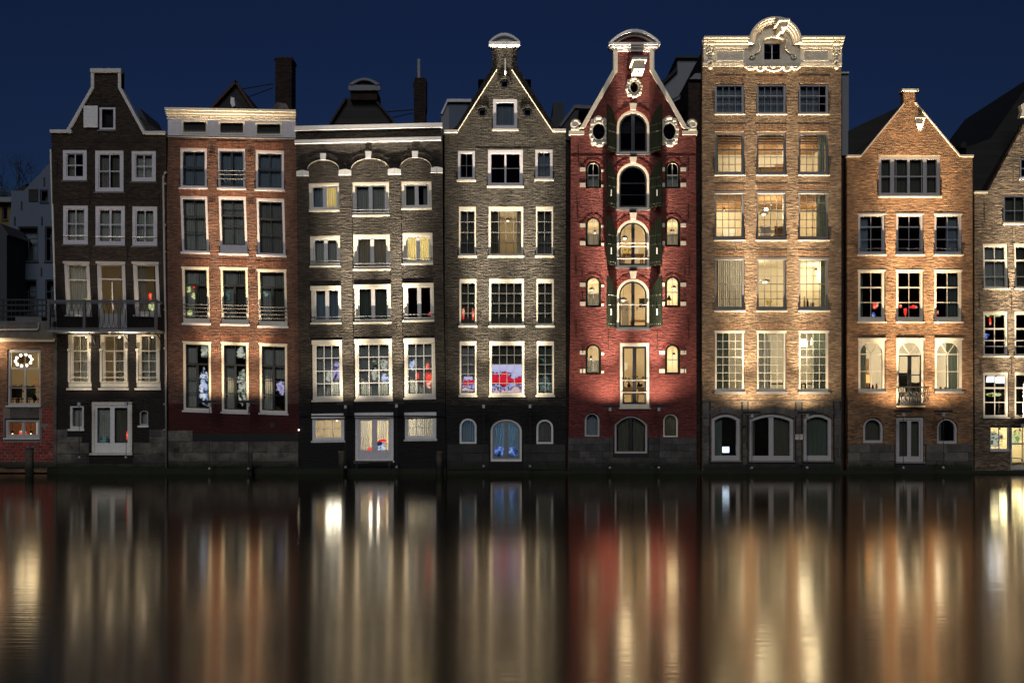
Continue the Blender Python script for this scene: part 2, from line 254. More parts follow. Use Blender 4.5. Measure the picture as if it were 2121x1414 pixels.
# ------------------------------------------------------------------ mesh builder
MESHES = {}
class MB:
    def __init__(s): s.v = []; s.f = []
    def box(s, x0, x1, y0, y1, z0, z1):
        n = len(s.v)
        for x in (x0, x1):
            for y in (y0, y1):
                for z in (z0, z1): s.v.append((x, y, z))
        for q in ((0, 1, 3, 2), (4, 6, 7, 5), (0, 4, 5, 1), (2, 3, 7, 6), (0, 2, 6, 4), (1, 5, 7, 3)): s.f.append(tuple(n + i for i in q))
        return s
    def poly(s, loops, y0, y1, cap0=True, cap1=True):
        """prism: loops of (x, z), the first is the outline, the others are holes; y0 is the front"""
        vec = [[Vector((p[0], p[1], 0)) for p in l] for l in loops]
        flat = [p for l in loops for p in l]; n = len(s.v); k = len(flat)
        for p in flat: s.v.append((p[0], y0, p[1]))
        for p in flat: s.v.append((p[0], y1, p[1]))
        tris = tessellate_polygon(vec)
        for t in tris:
            if cap0: s.f.append(tuple(n + i for i in t))
            if cap1: s.f.append(tuple(n + k + i for i in reversed(t)))
        o = 0
        for l in loops:
            m = len(l)
            for i in range(m):
                a, b = o + i, o + (i + 1) % m
                s.f.append((n + a, n + b, n + k + b, n + k + a))
            o += m
        return s
    def tube(s, pts, r, n=6, closed=False):
        pts = [Vector(p) for p in pts]; k = len(pts); base = len(s.v)
        for i, p in enumerate(pts):
            a = pts[(i - 1) % k] if (closed or i > 0) else p; b = pts[(i + 1) % k] if (closed or i < k - 1) else p
            d = (b - a).normalized(); up = Vector((0, 0, 1)) if abs(d.z) < 0.9 else Vector((0, 1, 0))
            u = d.cross(up).normalized(); w = u.cross(d).normalized()
            rr = r[i] if isinstance(r, (list, tuple)) else r
            for j in range(n):
                t = 2 * math.pi * j / n; q = p + u * math.cos(t) * rr + w * math.sin(t) * rr; s.v.append(tuple(q))
        for i in range(k if closed else k - 1):
            for j in range(n):
                a = base + i * n + j; b = base + i * n + (j + 1) % n; c = base + ((i + 1) % k) * n + (j + 1) % n; d = base + ((i + 1) % k) * n + j
                s.f.append((a, b, c, d))
        if not closed:
            s.f.append(tuple(base + j for j in range(n))); s.f.append(tuple(base + (k - 1) * n + j for j in reversed(range(n))))
        return s
    def lathe(s, cx, cy, prof, n=12, axis='z'):
        base = len(s.v)
        for (r, h) in prof:
            for j in range(n):
                t = 2 * math.pi * j / n
                if axis == 'z': s.v.append((cx + r * math.cos(t), cy + r * math.sin(t), h))
                else: s.v.append((cx + r * math.cos(t), h, cy + r * math.sin(t)))
        for i in range(len(prof) - 1):
            for j in range(n):
                s.f.append((base + i * n + j, base + i * n + (j + 1) % n, base + (i + 1) * n + (j + 1) % n, base + (i + 1) * n + j))
        s.f.append(tuple(base + j for j in range(n))); s.f.append(tuple(base + (len(prof) - 1) * n + j for j in reversed(range(n))))
        return s
    def ball(s, c, rx, ry=None, rz=None, n=10, m=6, lump=0.0):
        ry = ry or rx; rz = rz or rx
        base = len(s.v)
        for i in range(m + 1):
            a = math.pi * i / m
            for j in range(n):
                t = 2 * math.pi * j / n; q = 1 + random.uniform(-lump, lump)
                s.v.append((c[0] + rx * math.sin(a) * math.cos(t) * q, c[1] + ry * math.sin(a) * math.sin(t) * q, c[2] + rz * math.cos(a) * q))
        for i in range(m):
            for j in range(n):
                s.f.append((base + i * n + j, base + (i + 1) * n + j, base + (i + 1) * n + (j + 1) % n, base + i * n + (j + 1) % n))
        return s
    def build(s, name, mat, parent=None, smooth=False, origin=None, **props):
        xs = [p[0] for p in s.v]; ys = [p[1] for p in s.v]; zs = [p[2] for p in s.v]
        o = origin or ((min(xs) + max(xs)) / 2, (min(ys) + max(ys)) / 2, (min(zs) + max(zs)) / 2)
        loc = [(p[0] - o[0], p[1] - o[1], p[2] - o[2]) for p in s.v]
        key = (name, mat.name, len(s.f), tuple((round(p[0], 3), round(p[1], 3), round(p[2], 3)) for p in loc[:60])) if len(s.v) <= 60 else None
        me = MESHES.get(key) if key else None
        if me is None:
            me = bpy.data.meshes.new(name); me.from_pydata(loc, [], s.f); me.materials.append(mat)
            bm = bmesh.new(); bm.from_mesh(me); bmesh.ops.recalc_face_normals(bm, faces=bm.faces); bm.to_mesh(me); bm.free()
            if smooth: me.polygons.foreach_set('use_smooth', [True] * len(me.polygons))
            if key: MESHES[key] = me
        ob = bpy.data.objects.new(name, me); C.objects.link(ob)
        put(ob, o, parent)
        for k, v in props.items(): ob[k] = v
        return ob
WLOC = {}
def put(ob, o, parent):
    WLOC[ob.name] = Vector(o)
    if parent is not None:
        ob.parent = parent; ob.location = Vector(o) - WLOC[parent.name]
    else: ob.location = o
def thing(name, label, cat, loc, group=None):
    o = bpy.data.objects.new(name, None); C.objects.link(o); o.empty_display_size = 0.2
    put(o, loc, None); o['label'] = label; o['category'] = cat
    if group: o['group'] = group
    return o
def tag(o, label, cat, group=None):
    o['label'] = label; o['category'] = cat
    if group: o['group'] = group
    return o
def light(kind, loc, power, col, parent=None, name='lamp_light', **kw):
    d = bpy.data.lights.new(name, kind); d.energy = power; d.color = col
    for k, v in kw.items(): setattr(d, k, v)
    o = bpy.data.objects.new(name, d); C.objects.link(o); put(o, loc, parent); return o

ID = lambda p: p
def cv(pts, Y=0, warp=ID): return [(X(q[0], Y), Z(q[1], Y)) for q in map(warp, pts)]
def pprism(pts, y0, y1, holes=(), Y=0, warp=ID):
    return MB().poly([cv(pts, Y, warp)] + [cv(h, Y, warp) for h in holes], y0, y1)
def rect(x0, y0, x1, y1): return [(x0, y1), (x1, y1), (x1, y0), (x0, y0)]
def addbox(mb, x0, y0, x1, y1, Y0, Y1, Y=0, warp=ID): return mb.poly([cv(rect(x0, y0, x1, y1), Y, warp)], Y0, Y1)
def loop(x0, y0, x1, y1, top='flat', rise=0, n=12):
    if top == 'flat': return rect(x0, y0, x1, y1)
    hw = (x1 - x0) / 2; xc = (x0 + x1) / 2
    if top == 'round': rise = rise or hw
    ys = y0 + rise; pts = [(x0, y1), (x1, y1)]
    for i in range(n + 1):
        t = math.pi * i / n; x = xc + hw * math.cos(t)
        y = ys - rise * math.sin(t) if top == 'round' else ys - rise * (1 - ((x - xc) / hw) ** 2)
        pts.append((x, y))
    return pts
def toparc(x, x0, y0, x1, top, rise):
    if top == 'flat': return y0
    hw = (x1 - x0) / 2; xc = (x0 + x1) / 2; rise = rise or hw; q = min(1, abs((x - xc) / hw))
    return y0 + rise - (rise * math.sqrt(max(0, 1 - q * q)) if top == 'round' else rise * (1 - q * q))
def clamp(v, a, b): return max(a, min(b, v))
def offset_line(pts, w):
    """strip polygon lying to the right of a polyline (grid coordinates)"""
    out = []
    for i, p in enumerate(pts):
        a = pts[max(0, i - 1)]; b = pts[min(len(pts) - 1, i + 1)]
        def nrm(p, q):
            dx, dy = q[0] - p[0], q[1] - p[1]; l = math.hypot(dx, dy) or 1; return (-dy / l, dx / l)
        n1 = nrm(a, p) if i > 0 else nrm(p, b); n2 = nrm(p, b) if i < len(pts) - 1 else n1
        mx, my = n1[0] + n2[0], n1[1] + n2[1]; l = (mx * mx + my * my) / 2 or 1
        out.append((p[0] + w * mx / l, p[1] + w * my / l))
    return list(pts) + out[::-1]

# ------------------------------------------------------------------ houses
class House:
    def __init__(s, label, xc, name='canal_house', cat='house', group='canal houses standing in a row in the water', y=0):
        s.root = thing(name, label, cat, (X(xc, y), y, 0), group); s.holes = []; s.recesses = []
    def part(s, mb, name, mat, **kw): return mb.build(name, M[mat] if isinstance(mat, str) else mat, s.root, **kw)
    def wall(s, outline, mat, name='front_wall', y0=0, y1=0.30):
        return pprism(outline, y0, y1, s.holes).build(name, M[mat], s.root)
    def body(s, outline, mat, y0=0.302, y1=9):
        return MB().poly([cv(outline)], y0, y1, cap0=False).build('side_walls', M[mat], s.root)

def curtain(parent, x0, x1, y0, y1, Y, mat, warp, fold=4.2):
    k = max(6, int((x1 - x0) / fold * 6)); ph = random.random() * 6; mb = MB(); n = 0; am = random.uniform(0.018, 0.03)
    ts = [i / k for i in range(k + 1)]
    for zi in range(3):
        for t in ts:
            px = x0 + (x1 - x0) * t; py = (y0, (y0 + y1) / 2, y1)[zi]; q = warp((px, py))
            d = math.sin(px / fold * 2 * math.pi + ph + 0.8 * math.sin(px * 0.21)) * am * (0.8, 1.0, 1.2)[zi]
            mb.v.append((X(q[0]), Y + d, Z(q[1])))
    for zi in range(2):
        for i in range(k):
            a = zi * (k + 1) + i; mb.f.append((a, a + 1, a + k + 2, a + k + 1))
    return mb.build('curtain', M[mat], parent, smooth=True)

def win(H, x0, y0, x1, y1, top='flat', rise=0, fr='white', cw=5, ct=6, cb=5, rec=0.07, sash=None, sw=0, cols=(), rows=(), bar=1.2,
        heavy=(), mull=0, mrow=None, sill='white', sh=4, sp=0.07, cur=(), cy=None, rails=(), railmat='railgrey', skew=(0, 0), name='window', label=None, head=0, panes=True, kick=0, hp=-0.008, bars_only_below=None):
    """one window or glazed door: frame > sash, pane (each), sill, curtain, guard_rail"""
    xc, yc = (x0 + x1) / 2, (y0 + y1) / 2; sx, sy = skew
    warp = (lambda p: (p[0] + sx * (p[1] - yc) / (y1 - y0), p[1] + sy * (p[0] - xc) / (x1 - x0))) if (sx or sy) else ID
    lw = loop(x0, y0, x1, y1, top, rise)
    H.holes.append([warp(p) for p in lw])
    if cur and y0 < 840: H.autoroom = getattr(H, 'autoroom', [])
    ix0, iy0, ix1, iy1 = x0 + cw, y0 + ct, x1 - cw, y1 - cb
    r2 = rise * (ix1 - ix0) / (x1 - x0) if rise else 0
    inner = loop(ix0, iy0, ix1, iy1, top, r2)
    e = 0.05
    fo = loop(x0 + e, y0 + e, x1 - e, y1 - e, top, rise)
    w = pprism(fo, rec, rec + 0.13, [inner], warp=warp).build(name, M[fr], H.root)
    if label: w['label'] = label
    if head:   # a projecting head board
        addbox(MB(), x0 - 1, y0 + 0.2, x1 + 1, y0 + head, hp, rec - 0.002, warp=warp).build('head_board', M[fr], w)
    gx0, gy0, gx1, gy1 = ix0, iy0, ix1, iy1
    sm = M[sash or fr]; sb = MB(); fs = rec + 0.035
    if sw:
        so_ = loop(ix0 + e, iy0 + e, ix1 - e, iy1 - e, top, r2)
        gx0 += sw; gy0 += sw; gx1 -= sw; gy1 -= sw; r2 = r2 * (gx1 - gx0) / (ix1 - ix0) if r2 else 0
        sb.poly([cv(so_, warp=warp), cv(loop(gx0, gy0, gx1, gy1, top, r2), warp=warp)], fs, fs + 0.06)
    if kick: # solid lower door panels
        addbox(sb, gx0, gy1 - kick, gx1, gy1, fs + 0.004, fs + 0.05, warp=warp); gy1 -= kick
    xs = [gx0] + [gx0 + (gx1 - gx0) * c for c in cols] + [gx1]
    ys = [gy0] + [gy0 + (gy1 - gy0) * r for r in rows] + [gy1]
    spring = gy0 + (r2 or (gx1 - gx0) / 2) if top == 'round' else gy0 + (r2 if top == 'seg' else 0)
    for x in xs[1:-1]:
        yt = toparc(x, gx0, gy0, gx1, top, r2); b2 = bar / 2
        addbox(sb, x - b2, max(yt, bars_only_below or 0), x + b2, gy1, fs + 0.008, fs + 0.045, warp=warp)
    if mull:
        x = (gx0 + gx1) / 2; yt = mrow if mrow else toparc(x, gx0, gy0, gx1, top, r2)
        addbox(sb, x - mull / 2, yt, x + mull / 2, gy1, fs - 0.004, fs + 0.052, warp=warp)
    for i, y in enumerate(ys[1:-1]):
        b2 = (bar if i not in heavy else bar * 2.2) / 2
        xa, xb = gx0, gx1
        if y < spring:
            while xa < gx1 and toparc(xa, gx0, gy0, gx1, top, r2) > y: xa += 0.25
            xb = gx0 + gx1 - xa
        addbox(sb, xa, y - b2, xb, y + b2, fs + (0.002 if i in heavy else 0.010), fs + (0.05 if i in heavy else 0.042), warp=warp)
    if sb.v: sb.build('sash', sm, w)
    if panes:
        for i in range(len(xs) - 1):
            for j in range(len(ys) - 1):
                a, b, t_, bt = xs[i], xs[i + 1], ys[j], ys[j + 1]
                if top == 'flat' or t_ >= spring: pl = rect(a, t_, b, bt)
                else:
                    pl = [(a, bt), (b, bt)]; ok = False
                    for k in range(9):
                        x = b + (a - b) * k / 8; yy = max(t_, toparc(x, gx0, gy0, gx1, top, r2)); yy = min(yy, bt - 0.1); pl.append((x, yy)); ok = ok or yy < bt - 1
                    if not ok: continue
                pprism([(clamp(p[0], a + .05, b - .05), p[1]) for p in pl], fs + 0.022, fs + 0.030, warp=warp).build('pane', M['glass'], w)
    if sill and sh:
        sm_ = M[sill]; addbox(MB(), x0 - 2, y1 + 0.1, x1 + 2, y1 + sh, -sp, 0.12, warp=warp).build('sill', sm_, w)
    for c in cur:
        u0, u1, mt = c[:3]; ya = gy0 - 3 if len(c) < 4 else gy0 + (gy1 - gy0) * c[3]; yb = gy1 + 3 if len(c) < 5 else gy0 + (gy1 - gy0) * c[4]
        if top != 'flat' and len(c) < 4: ya = gy0
        curtain(w, ix0 - 1 + (ix1 - ix0 + 2) * u0, ix0 - 1 + (ix1 - ix0 + 2) * u1, ya, yb, rec + 0.215, mt, warp)
    for r in rails:
        y = y0 + (y1 - y0) * r
        p0 = warp((x0 + 1, y)); p1 = warp((x1 - 1, y))
        MB().tube([(X(p0[0]), -0.02, Z(p0[1])), (X(p1[0]), -0.02, Z(p1[1]))], 0.019, 6).build('guard_rail', M[railmat], w)
    return w

def room(H, x0, y0, x1, y1, mat='roomdark', depth=3.5, beams=False, Y0=0.302, backmat=None, angled=0):
    """the room behind a row of windows: five faces, open to the street"""
    a, b, zt, zb = X(x0), X(x1), Z(y0), Z(y1); Y1 = Y0 + depth
    mb = MB(); mb.v = [(a, Y0, zb), (b, Y0, zb), (b, Y0, zt), (a, Y0, zt), (a, Y1, zb), (b, Y1, zb), (b, Y1, zt), (a, Y1, zt)]
    mb.f = [(0, 1, 5, 4), (1, 2, 6, 5), (2, 3, 7, 6), (3, 0, 4, 7), (4, 5, 6, 7)]
    me = bpy.data.meshes.new('room'); o = Vector(((a + b) / 2, (Y0 + Y1) / 2, (zb + zt) / 2)); me.from_pydata([tuple(Vector(v) - o) for v in mb.v], [], mb.f); me.materials.append(M[mat])
    ob = bpy.data.objects.new('room', me); C.objects.link(ob); put(ob, o, H.root)
    if beams:
        y = Y0 + 0.35
        while y < Y1 - 0.2:
            MB().box(a + .01, b - .01, y, y + 0.14, zt - 0.17, zt - 0.004).build('ceiling_beam', M['timber'], ob); y += 0.42
    return ob

def pendant(px, py, Y, label, power=30, col=(1, 0.78, 0.5), shade=0.13, ceil=None, glow=12, name='pendant_lamp', cat='lamp', group='lamps hanging inside the houses'):
    x, z = X(px, Y), Z(py, Y)
    if ceil: z = min(z, Z(ceil) - 0.2)
    t = thing(name, label, cat, (x, Y, z), group)
    MB().tube([(x, Y, z + 0.08), (x, Y, Z(ceil) if ceil else z + 0.6)], 0.006, 5).build('cord', M['black'], t)
    MB().lathe(x, Y, [(shade, z), (shade * 0.75, z + 0.07), (0.02, z + 0.12)], 12).build('lamp_shade', M['black'], t)
    MB().ball((x, Y, z - 0.01), shade * 0.45, n=8, m=5).build('bulb', BULB, t)
    light('POINT', (x, Y, z - shade * 0.5 - 0.12), power * ROOMP, col, t, shadow_soft_size=0.5 if power > 12 else 0.2)
    return t
BULB = emit('warm_bulb', (1, 0.82, 0.55), 4)
WBULB = emit('white_bulb', (1, 0.90, 0.74), 7)

_unit = {}
def block_mesh(mat, name):
    k = (mat, name, random.randrange(4))
    if k not in _unit:
        bm = bmesh.new(); bmesh.ops.create_cube(bm, size=1)
        for v in bm.verts: v.co += Vector((random.uniform(-.02, .02), random.uniform(-.12, .12), random.uniform(-.03, .03)))
        ed = [e for e in bm.edges if all(v.co.y < 0 for v in e.verts)]
        bmesh.ops.bevel(bm, geom=ed, offset=0.045, segments=1, affect='EDGES')
        me = bpy.data.meshes.new(name); bm.to_mesh(me); bm.free(); me.materials.append(M[mat]); _unit[k] = me
    return _unit[k]
def blocks(H, x0, y0, x1, y1, bw, bh, mat, name='stone_block', avoid=(), jit=0.25, proud=0.025, edge=None, gap=0.7):
    y = y0; row = 0
    while y < y1 - bh * 0.3:
        h = min(bh * random.uniform(1 - jit, 1 + jit), y1 - y); x = x0 - (bw * 0.5 if row % 2 else 0)
        while x < x1 - 1:
            w_ = bw * random.uniform(1 - jit, 1 + jit); segs = [(max(x, x0), min(x + w_, x1))]
            if edge and (y < edge((x + x + w_) / 2)): segs = []
            for (ax0, ay0, ax1, ay1) in avoid:
                if y + h <= ay0 or y >= ay1: continue
                ns = []
                for (p, q) in segs:
                    if q <= ax0 or p >= ax1: ns.append((p, q)); continue
                    if p < ax0: ns.append((p, ax0))
                    if q > ax1: ns.append((ax1, q))
                segs = ns
            for (p, q) in segs:
                if q - p < 3: continue
                d = 0.06; pr = proud * random.uniform(0.6, 1.4)
                o = bpy.data.objects.new(name, block_mesh(mat, name)); C.objects.link(o)
                o.scale = ((q - p - gap) / 50, d, (h - gap) / 50)
                put(o, (X((p + q) / 2), -pr + d / 2, Z(y + h / 2)), H.root)
            x += w_
        y += h; row += 1

def bed(H, x0, y0, x1, y1, notches=()):
    """dark bedding mortar behind a stone base, notched round the openings"""
    pl = [(x0, y1), (x1, y1), (x1, y0)]
    for (a, b, c) in sorted(notches, reverse=True): pl += [(b, y0), (b, c), (a, c), (a, y0)]
    pprism(pl + [(x0, y0)], -0.006, -0.002).build('mortar_bed', M['joint'], H.root)
def soldier(H, x0, x1, y, h, mat, sy=0, fan=3):
    pl = [(x0, y), (x1, y + sy), (x1 + fan, y - h + sy), (x0 - fan, y - h)]
    pprism(pl, -0.006, 0.01).build('brick_arch', M[mat], H.root)
def arch_ring(H, x0, x1, ysp, rise, w, mat, n=22, Y0=-0.012, Y1=0.02, top='round', name='brick_arch'):
    """a ring of separate wedge bricks"""
    mb = MB(); xc = (x0 + x1) / 2; hw = (x1 - x0) / 2
    for i in range(n):
        a, b = math.pi * (i + 0.12) / n, math.pi * (i + 0.88) / n; d = random.uniform(-0.004, 0.004)
        pl = [(xc + (hw + r) * math.cos(t), ysp - (rise + r) * math.sin(t)) for r, t in ((0.2, a), (w, a), (w, b), (0.2, b))]
        mb.poly([cv(pl)], Y0 + d, Y1)
    return mb.build(name, M[mat], H.root)
def anchors(H, pts, h=38, mat='iron'):
    for (x, y) in pts:
        MB().tube([(X(x), -0.025, Z(y)), (X(x), -0.025, Z(y + h))], 0.014, 5).build('wall_anchor', M[mat], H.root)
def brick_marks(H, pts, mat='b_rust_v'):
    for (x, y) in pts:
        for k in (-1, 0, 1):
            addbox(MB(), x + k * 4 - 1, y - 5, x + k * 4 + 1, y + 5, -0.03, 0.01).build('brick', M[mat], H.root)

# floodlights ---------------------------------------------------------------
GRP_F = 'black floodlight bars standing before the house fronts'
def flood(px, py, label, x0, x1, foot=962, warm=(1, 0.80, 0.55), power=1.0, hi=1.0, mid=1.0, lo=1.0, top=1.0, topy=100, out=0.95):
    x, z = X(px), Z(py); t = thing('floodlight', label, 'floodlight', (x, -out, Z(foot)), GRP_F)
    mb = MB().box(X(x0), X(x1), -out - 0.06, -out + 0.06, z - 0.045, z + 0.03)
    for q in (x0, x1): mb.box(X(q) - 0.015, X(q) + 0.015, -out - 0.07, -out + 0.07, z - 0.055, z + 0.045)
    mb.box(X(x0), X(x1), -out - 0.068, -out - 0.0602, z - 0.045, z + 0.05)
    mb.build('lamp_bar', M['black'], t)
    MB().box(X(x0) + 0.03, X(x1) - 0.03, -out - 0.045, -out + 0.045, z + 0.0302, z + 0.033).build('lens', LENS, t)
    MB().tube([(x, -out, z - 0.05), (x, -out, Z(foot))], 0.012, 6).build('pole', M['iron'], t)
    MB().tube([(x, -out, z - 0.12), (x, -0.03, z - 0.12)], 0.02, 6).build('arm', M['iron'], t)
    MB().box(x - 0.05, x + 0.05, -out - 0.05, -out + 0.05, z - 0.20, z - 0.06).build('bracket', M['steel'], t)
    MB().tube([(x, -out, Z(foot) + 0.05), (x, -0.03, Z(foot) + 0.05)], 0.018, 6).build('foot_arm', M['iron'], t)
    MB().ball((x, -out, Z(foot)), 0.06, n=8, m=5).build('foot', M['steel'], t)
    H_ = Z(topy) - z
    for (size, aim, p) in ((15, H_ * 1.12, 22000 * top), (26, H_ * 0.95, 18000 * hi), (42, 4.5, 3000 * mid), (150, 2.9, 320 * lo)):
        l = light('SPOT', (x, -out, z + 0.09), p * power * FLOOD, warm, t, name='flood_light', spot_size=R(size), spot_blend=1.0, shadow_soft_size=0.03)
        d = Vector((0, out, aim)).normalized(); l.rotation_euler = d.to_track_quat('-Z', 'Y').to_euler()
    return t
LENS = emit('floodlight_lens', (1, 0.85, 0.62), 3)
# ================================================================== H1: narrow dark house with a neck gable and a balcony
H = House('narrow soot-black house with a white-edged neck gable, an open white shutter and a balcony', 228)
H1 = H
G3 = dict(fr='mauve', cw=7, ct=7, cb=7, sw=2, bar=2, rec=.03, sp=.04)
win(H, 204, 219.5, 239, 269, fr='mauve', cw=5.5, ct=6, cb=5, sash='black', sw=0.8, sill='lead', sh=3)
SH = addbox(MB(), 175, 220.5, 204, 265, -0.10, -0.06).build('shutter', M['white'], H.root)
for q in (226, 242, 258): addbox(MB(), 176, q - 0.6, 203, q + 0.6, -0.112, -0.10).build('batten', M['white'], SH)
for x0, x1, y0, y1, cs in ((129.5, 179.6, 310, 373.5, ((0, .45, 'c_white'),)), (272, 322.7, 312, 375.7, ((0, 1, 'c_grey'),))):
    win(H, x0, y0, x1, y1, cols=(.5,), rows=(.5,), sill='lead', sh=3, cur=cs, **G3)
win(H, 196.4, 311, 255.8, 397, cols=(.5,), rows=(.5,), sill='lead', sh=3, cur=((0, .42, 'c_white'), (.55, 1, 'c_dark')), **G3)
for i, (x0, x1, y0, y1) in enumerate(((130, 182, 425, 505.7), (197, 258.6, 426, 508), (273.5, 325.5, 427, 509))):
    if i == 1: win(H, x0, y0, x1, y1, cols=(.5,), rows=(.46,), mull=4, sill='lead', sh=3, cur=((0, 1, 'c_grey'),), rails=(.78,), railmat='white', **G3)
    else: win(H, x0, y0, x1, y1, cols=(.5,), rows=(.46,), sill='lead', sh=3, cur=((0, 1, 'c_grey'),), rails=(.78,), railmat='white', **G3)
win(H, 133.5, 541, 187, 652, fr='lgrey', cw=7, ct=7, cb=6, sw=1.5, cols=(), rows=(.31,), skew=(5, 1), heavy=(0,), sill='lgrey', cur=((0, 1, 'c_grey'),), head=5)
win(H, 201.4, 541, 261, 687, fr='lgrey', cw=7, ct=7, cb=2, sw=1.5, cols=(), rows=(.28,), skew=(5, 1), heavy=(0,), sill=None, mull=3, mrow=583, kick=34, cur=((0.8, 1, 'c_white'),), head=5)
win(H, 276, 541.5, 330, 652, fr='lgrey', cw=7, ct=7, cb=6, sw=1.5, cols=(), rows=(.31,), skew=(5, 1), heavy=(0,), sill='lgrey', cur=((0, .42, 'c_white'), (.8, 1, 'c_dark')), head=5)
for i, (x0, x1) in enumerate(((140, 189), (206, 265), (281.5, 332))):
    w = win(H, x0, 692.5, x1, 803.6, fr='cream', cw=9, ct=2, cb=11, sw=1.5, cols=(.5,), rows=(.32, .54, .77), heavy=(0,), mull=(4 if i == 1 else 0), mrow=(728 if i == 1 else None), skew=(1, 0),
            cur=(((0, .3, 'c_white'), (.45, .9, 'c_grey')), ((.55, 1, 'c_white'),), ((0, 1, 'c_grey'),))[i], rails=(.80, .88), railmat='cream', sill='cream', sh=4)
    for q in (x0 + 3, x1 - 3):
        addbox(MB(), q - 3, 722, q + 3, 727, -0.05, 0.06).build('bracket', M['cream'], w)
        addbox(MB(), q - 2, 728, q + 2, 790, -0.02, 0.06).build('pilaster', M['cream'], w)
win(H, 143.5, 838.6, 173.5, 888, fr='offwhite', cw=5, ct=5, cb=5, sash='lgrey', sw=0.6, cur=((0, 1, 'c_grey'),))
win(H, 188.5, 830, 273.4, 938, fr='cream', cw=6, ct=9, cb=2, sash='white', sw=5, mull=9, kick=14, cur=((0.05, .40, 'c_grey'), (.55, 1, 'c_dark')), sill='offwhite', label='tall pair of white glazed doors over the water', name='door')
win(H, 288, 848, 306.7, 880.7, top='seg', rise=4, fr='lgrey', cw=3, ct=3.5, cb=3, cur=((0, 1, 'c_grey'),))
out = [(118, 978), (350, 978), (347, 690), (345, 540), (344, 276), (301.5, 276), (252, 182), (252, 148), (190, 148), (190, 182), (137, 274), (106, 274), (108, 400), (112, 540), (118, 690)]
H.wall(out, 'b_black')
H.body([(119, 978), (349, 978), (343, 279), (225, 200), (108, 279)], 'b_dark')
for nm, pts, w_ in (('gable_coping', [(137, 274), (190, 182), (190, 148)], 6), ('gable_coping', [(252, 148), (252, 182), (303, 276)], 6)):
    pprism(offset_line(pts, w_), -0.10, 0.32).build(nm, M['offwhite'], H.root)
addbox(MB(), 189.5, 144, 252.5, 151.5, -0.14, 0.34).build('gable_cap', M['offwhite'], H.root)
addbox(MB(), 105.5, 270, 150, 276, -0.12, 0.32).build('shoulder_coping', M['offwhite'], H.root); addbox(MB(), 301, 273, 344, 279, -0.12, 0.32).build('shoulder_coping', M['offwhite'], H.root)
MB().poly([cv([(108, 279), (343, 279), (225, 195)])], 0.33, 9).build('roof', M['tile'], H.root)
MB().poly([cv([(274, 216), (280, 216), (312, 276), (300, 276)])], 0.6, 3).build('dormer', M['greyrender'], H.root)
anchors(H, [(186, 400), (263, 402), (330, 402)], 36); anchors(H, [(188, 510), (264, 510), (119, 330)], 34)
for x in (129.5, 196, 272): 
    for y in (308, 424): soldier(H, x - 2, x + 56 if x != 196 else x + 62, y, 11, 'b_black')
blocks(H, 118, 889, 349, 970, 42, 17, 'plinth', avoid=((185, 800, 277, 942), (140, 800, 176, 893), (200, 880, 262, 912), (285, 840, 310, 908)), jit=0.35, edge=lambda x: 889 if x < 152 or x > 300 else (909 if x < 190 else 905))
# balcony
B = MB().box(X(118), X(340.5), -0.95, -0.012, Z(691), Z(686.5)).build('balcony', M['greyp'], H.root)
def rail(x0, y0, x1, y1, Y0, Y1, nm='top_rail'): MB().box(X(x0), X(x1), Y0, Y1, Z(y1), Z(y0)).build(nm, M['railgrey'], B)
rail(118, 626, 340.5, 631, -0.95, -0.87); rail(118, 632, 340.5, 634, -0.94, -0.88, 'mid_rail'); rail(118, 682, 340.5, 685, -0.94, -0.88, 'bottom_rail')
for x in (118.5, 335): rail(x, 626.5, x + 4.5, 630.5, -0.868, -0.02, 'side_rail')
for x in (118.3, 190.5, 261, 335.5): MB().box(X(x), X(x + 5), -0.965, -0.865, Z(686.4), Z(625)).build('post', M['railgrey'], B)
for a, b in ((124, 190), (196, 261), (266, 335)):
    n = 7; st = (b - a) / n
    for k in range(n):
        c = a + st * (k + 0.5)
        for s in (-1, 1):
            pts = [(X(c + s * st * u), -0.91, Z(y)) for u, y in ((0.08, 634), (0.12, 640), (0.42, 646), (0.46, 652), (0.46, 664), (0.40, 672), (0.12, 680), (0.05, 683))]
            MB().tube(pts, 0.008, 5).build('baluster', M['iron'], B)
for s, x in ((0, 120), (1, 338)):
    for k in range(6):
        y = -0.85 + k * 0.15; MB().tube([(X(x), y, Z(634)), (X(x), y, Z(683))], 0.008, 5).build('baluster', M['iron'], B)
for x in (126, 197, 267, 335):
    MB().tube([(X(x), -0.75, Z(693)), (X(x), -0.5, Z(696)), (X(x), -0.2, Z(703)), (X(x), -0.02, Z(712))], 0.025, 6).build('balcony_bracket', M['iron'], B)
# zinc down-pipe between the first two houses
MB().tube([(X(345.5), -0.04, Z(357)), (X(343.5), -0.13, Z(359)), (X(341), -0.14, Z(366)), (X(340), -0.12, Z(380)), (X(342.5), -0.12, Z(540)), (X(345), -0.12, Z(690)), (X(346.5), -0.12, Z(968))], 0.045, 8).build('drain_pipe', M['steel'], H.root, smooth=True)
for y in (380, 465, 520, 640, 720, 835, 888): MB().tube([(X(343), -0.12, Z(y)), (X(343), -0.12, Z(y + 3))], 0.06, 8).build('pipe_clamp', M['steel'], H.root)
pprism([(104, 310), (107, 310), (109, 420), (111, 425), (118, 690), (115.5, 690)], -0.05, 0.02).build('corner_strip', M['offwhite'], H.root)
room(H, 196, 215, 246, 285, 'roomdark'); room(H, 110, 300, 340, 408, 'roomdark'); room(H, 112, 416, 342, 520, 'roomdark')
room(H, 116, 532, 343, 690, 'room'); room(H, 119, 691, 344, 818, 'room'); room(H, 120, 822, 346, 945, 'roomdark')

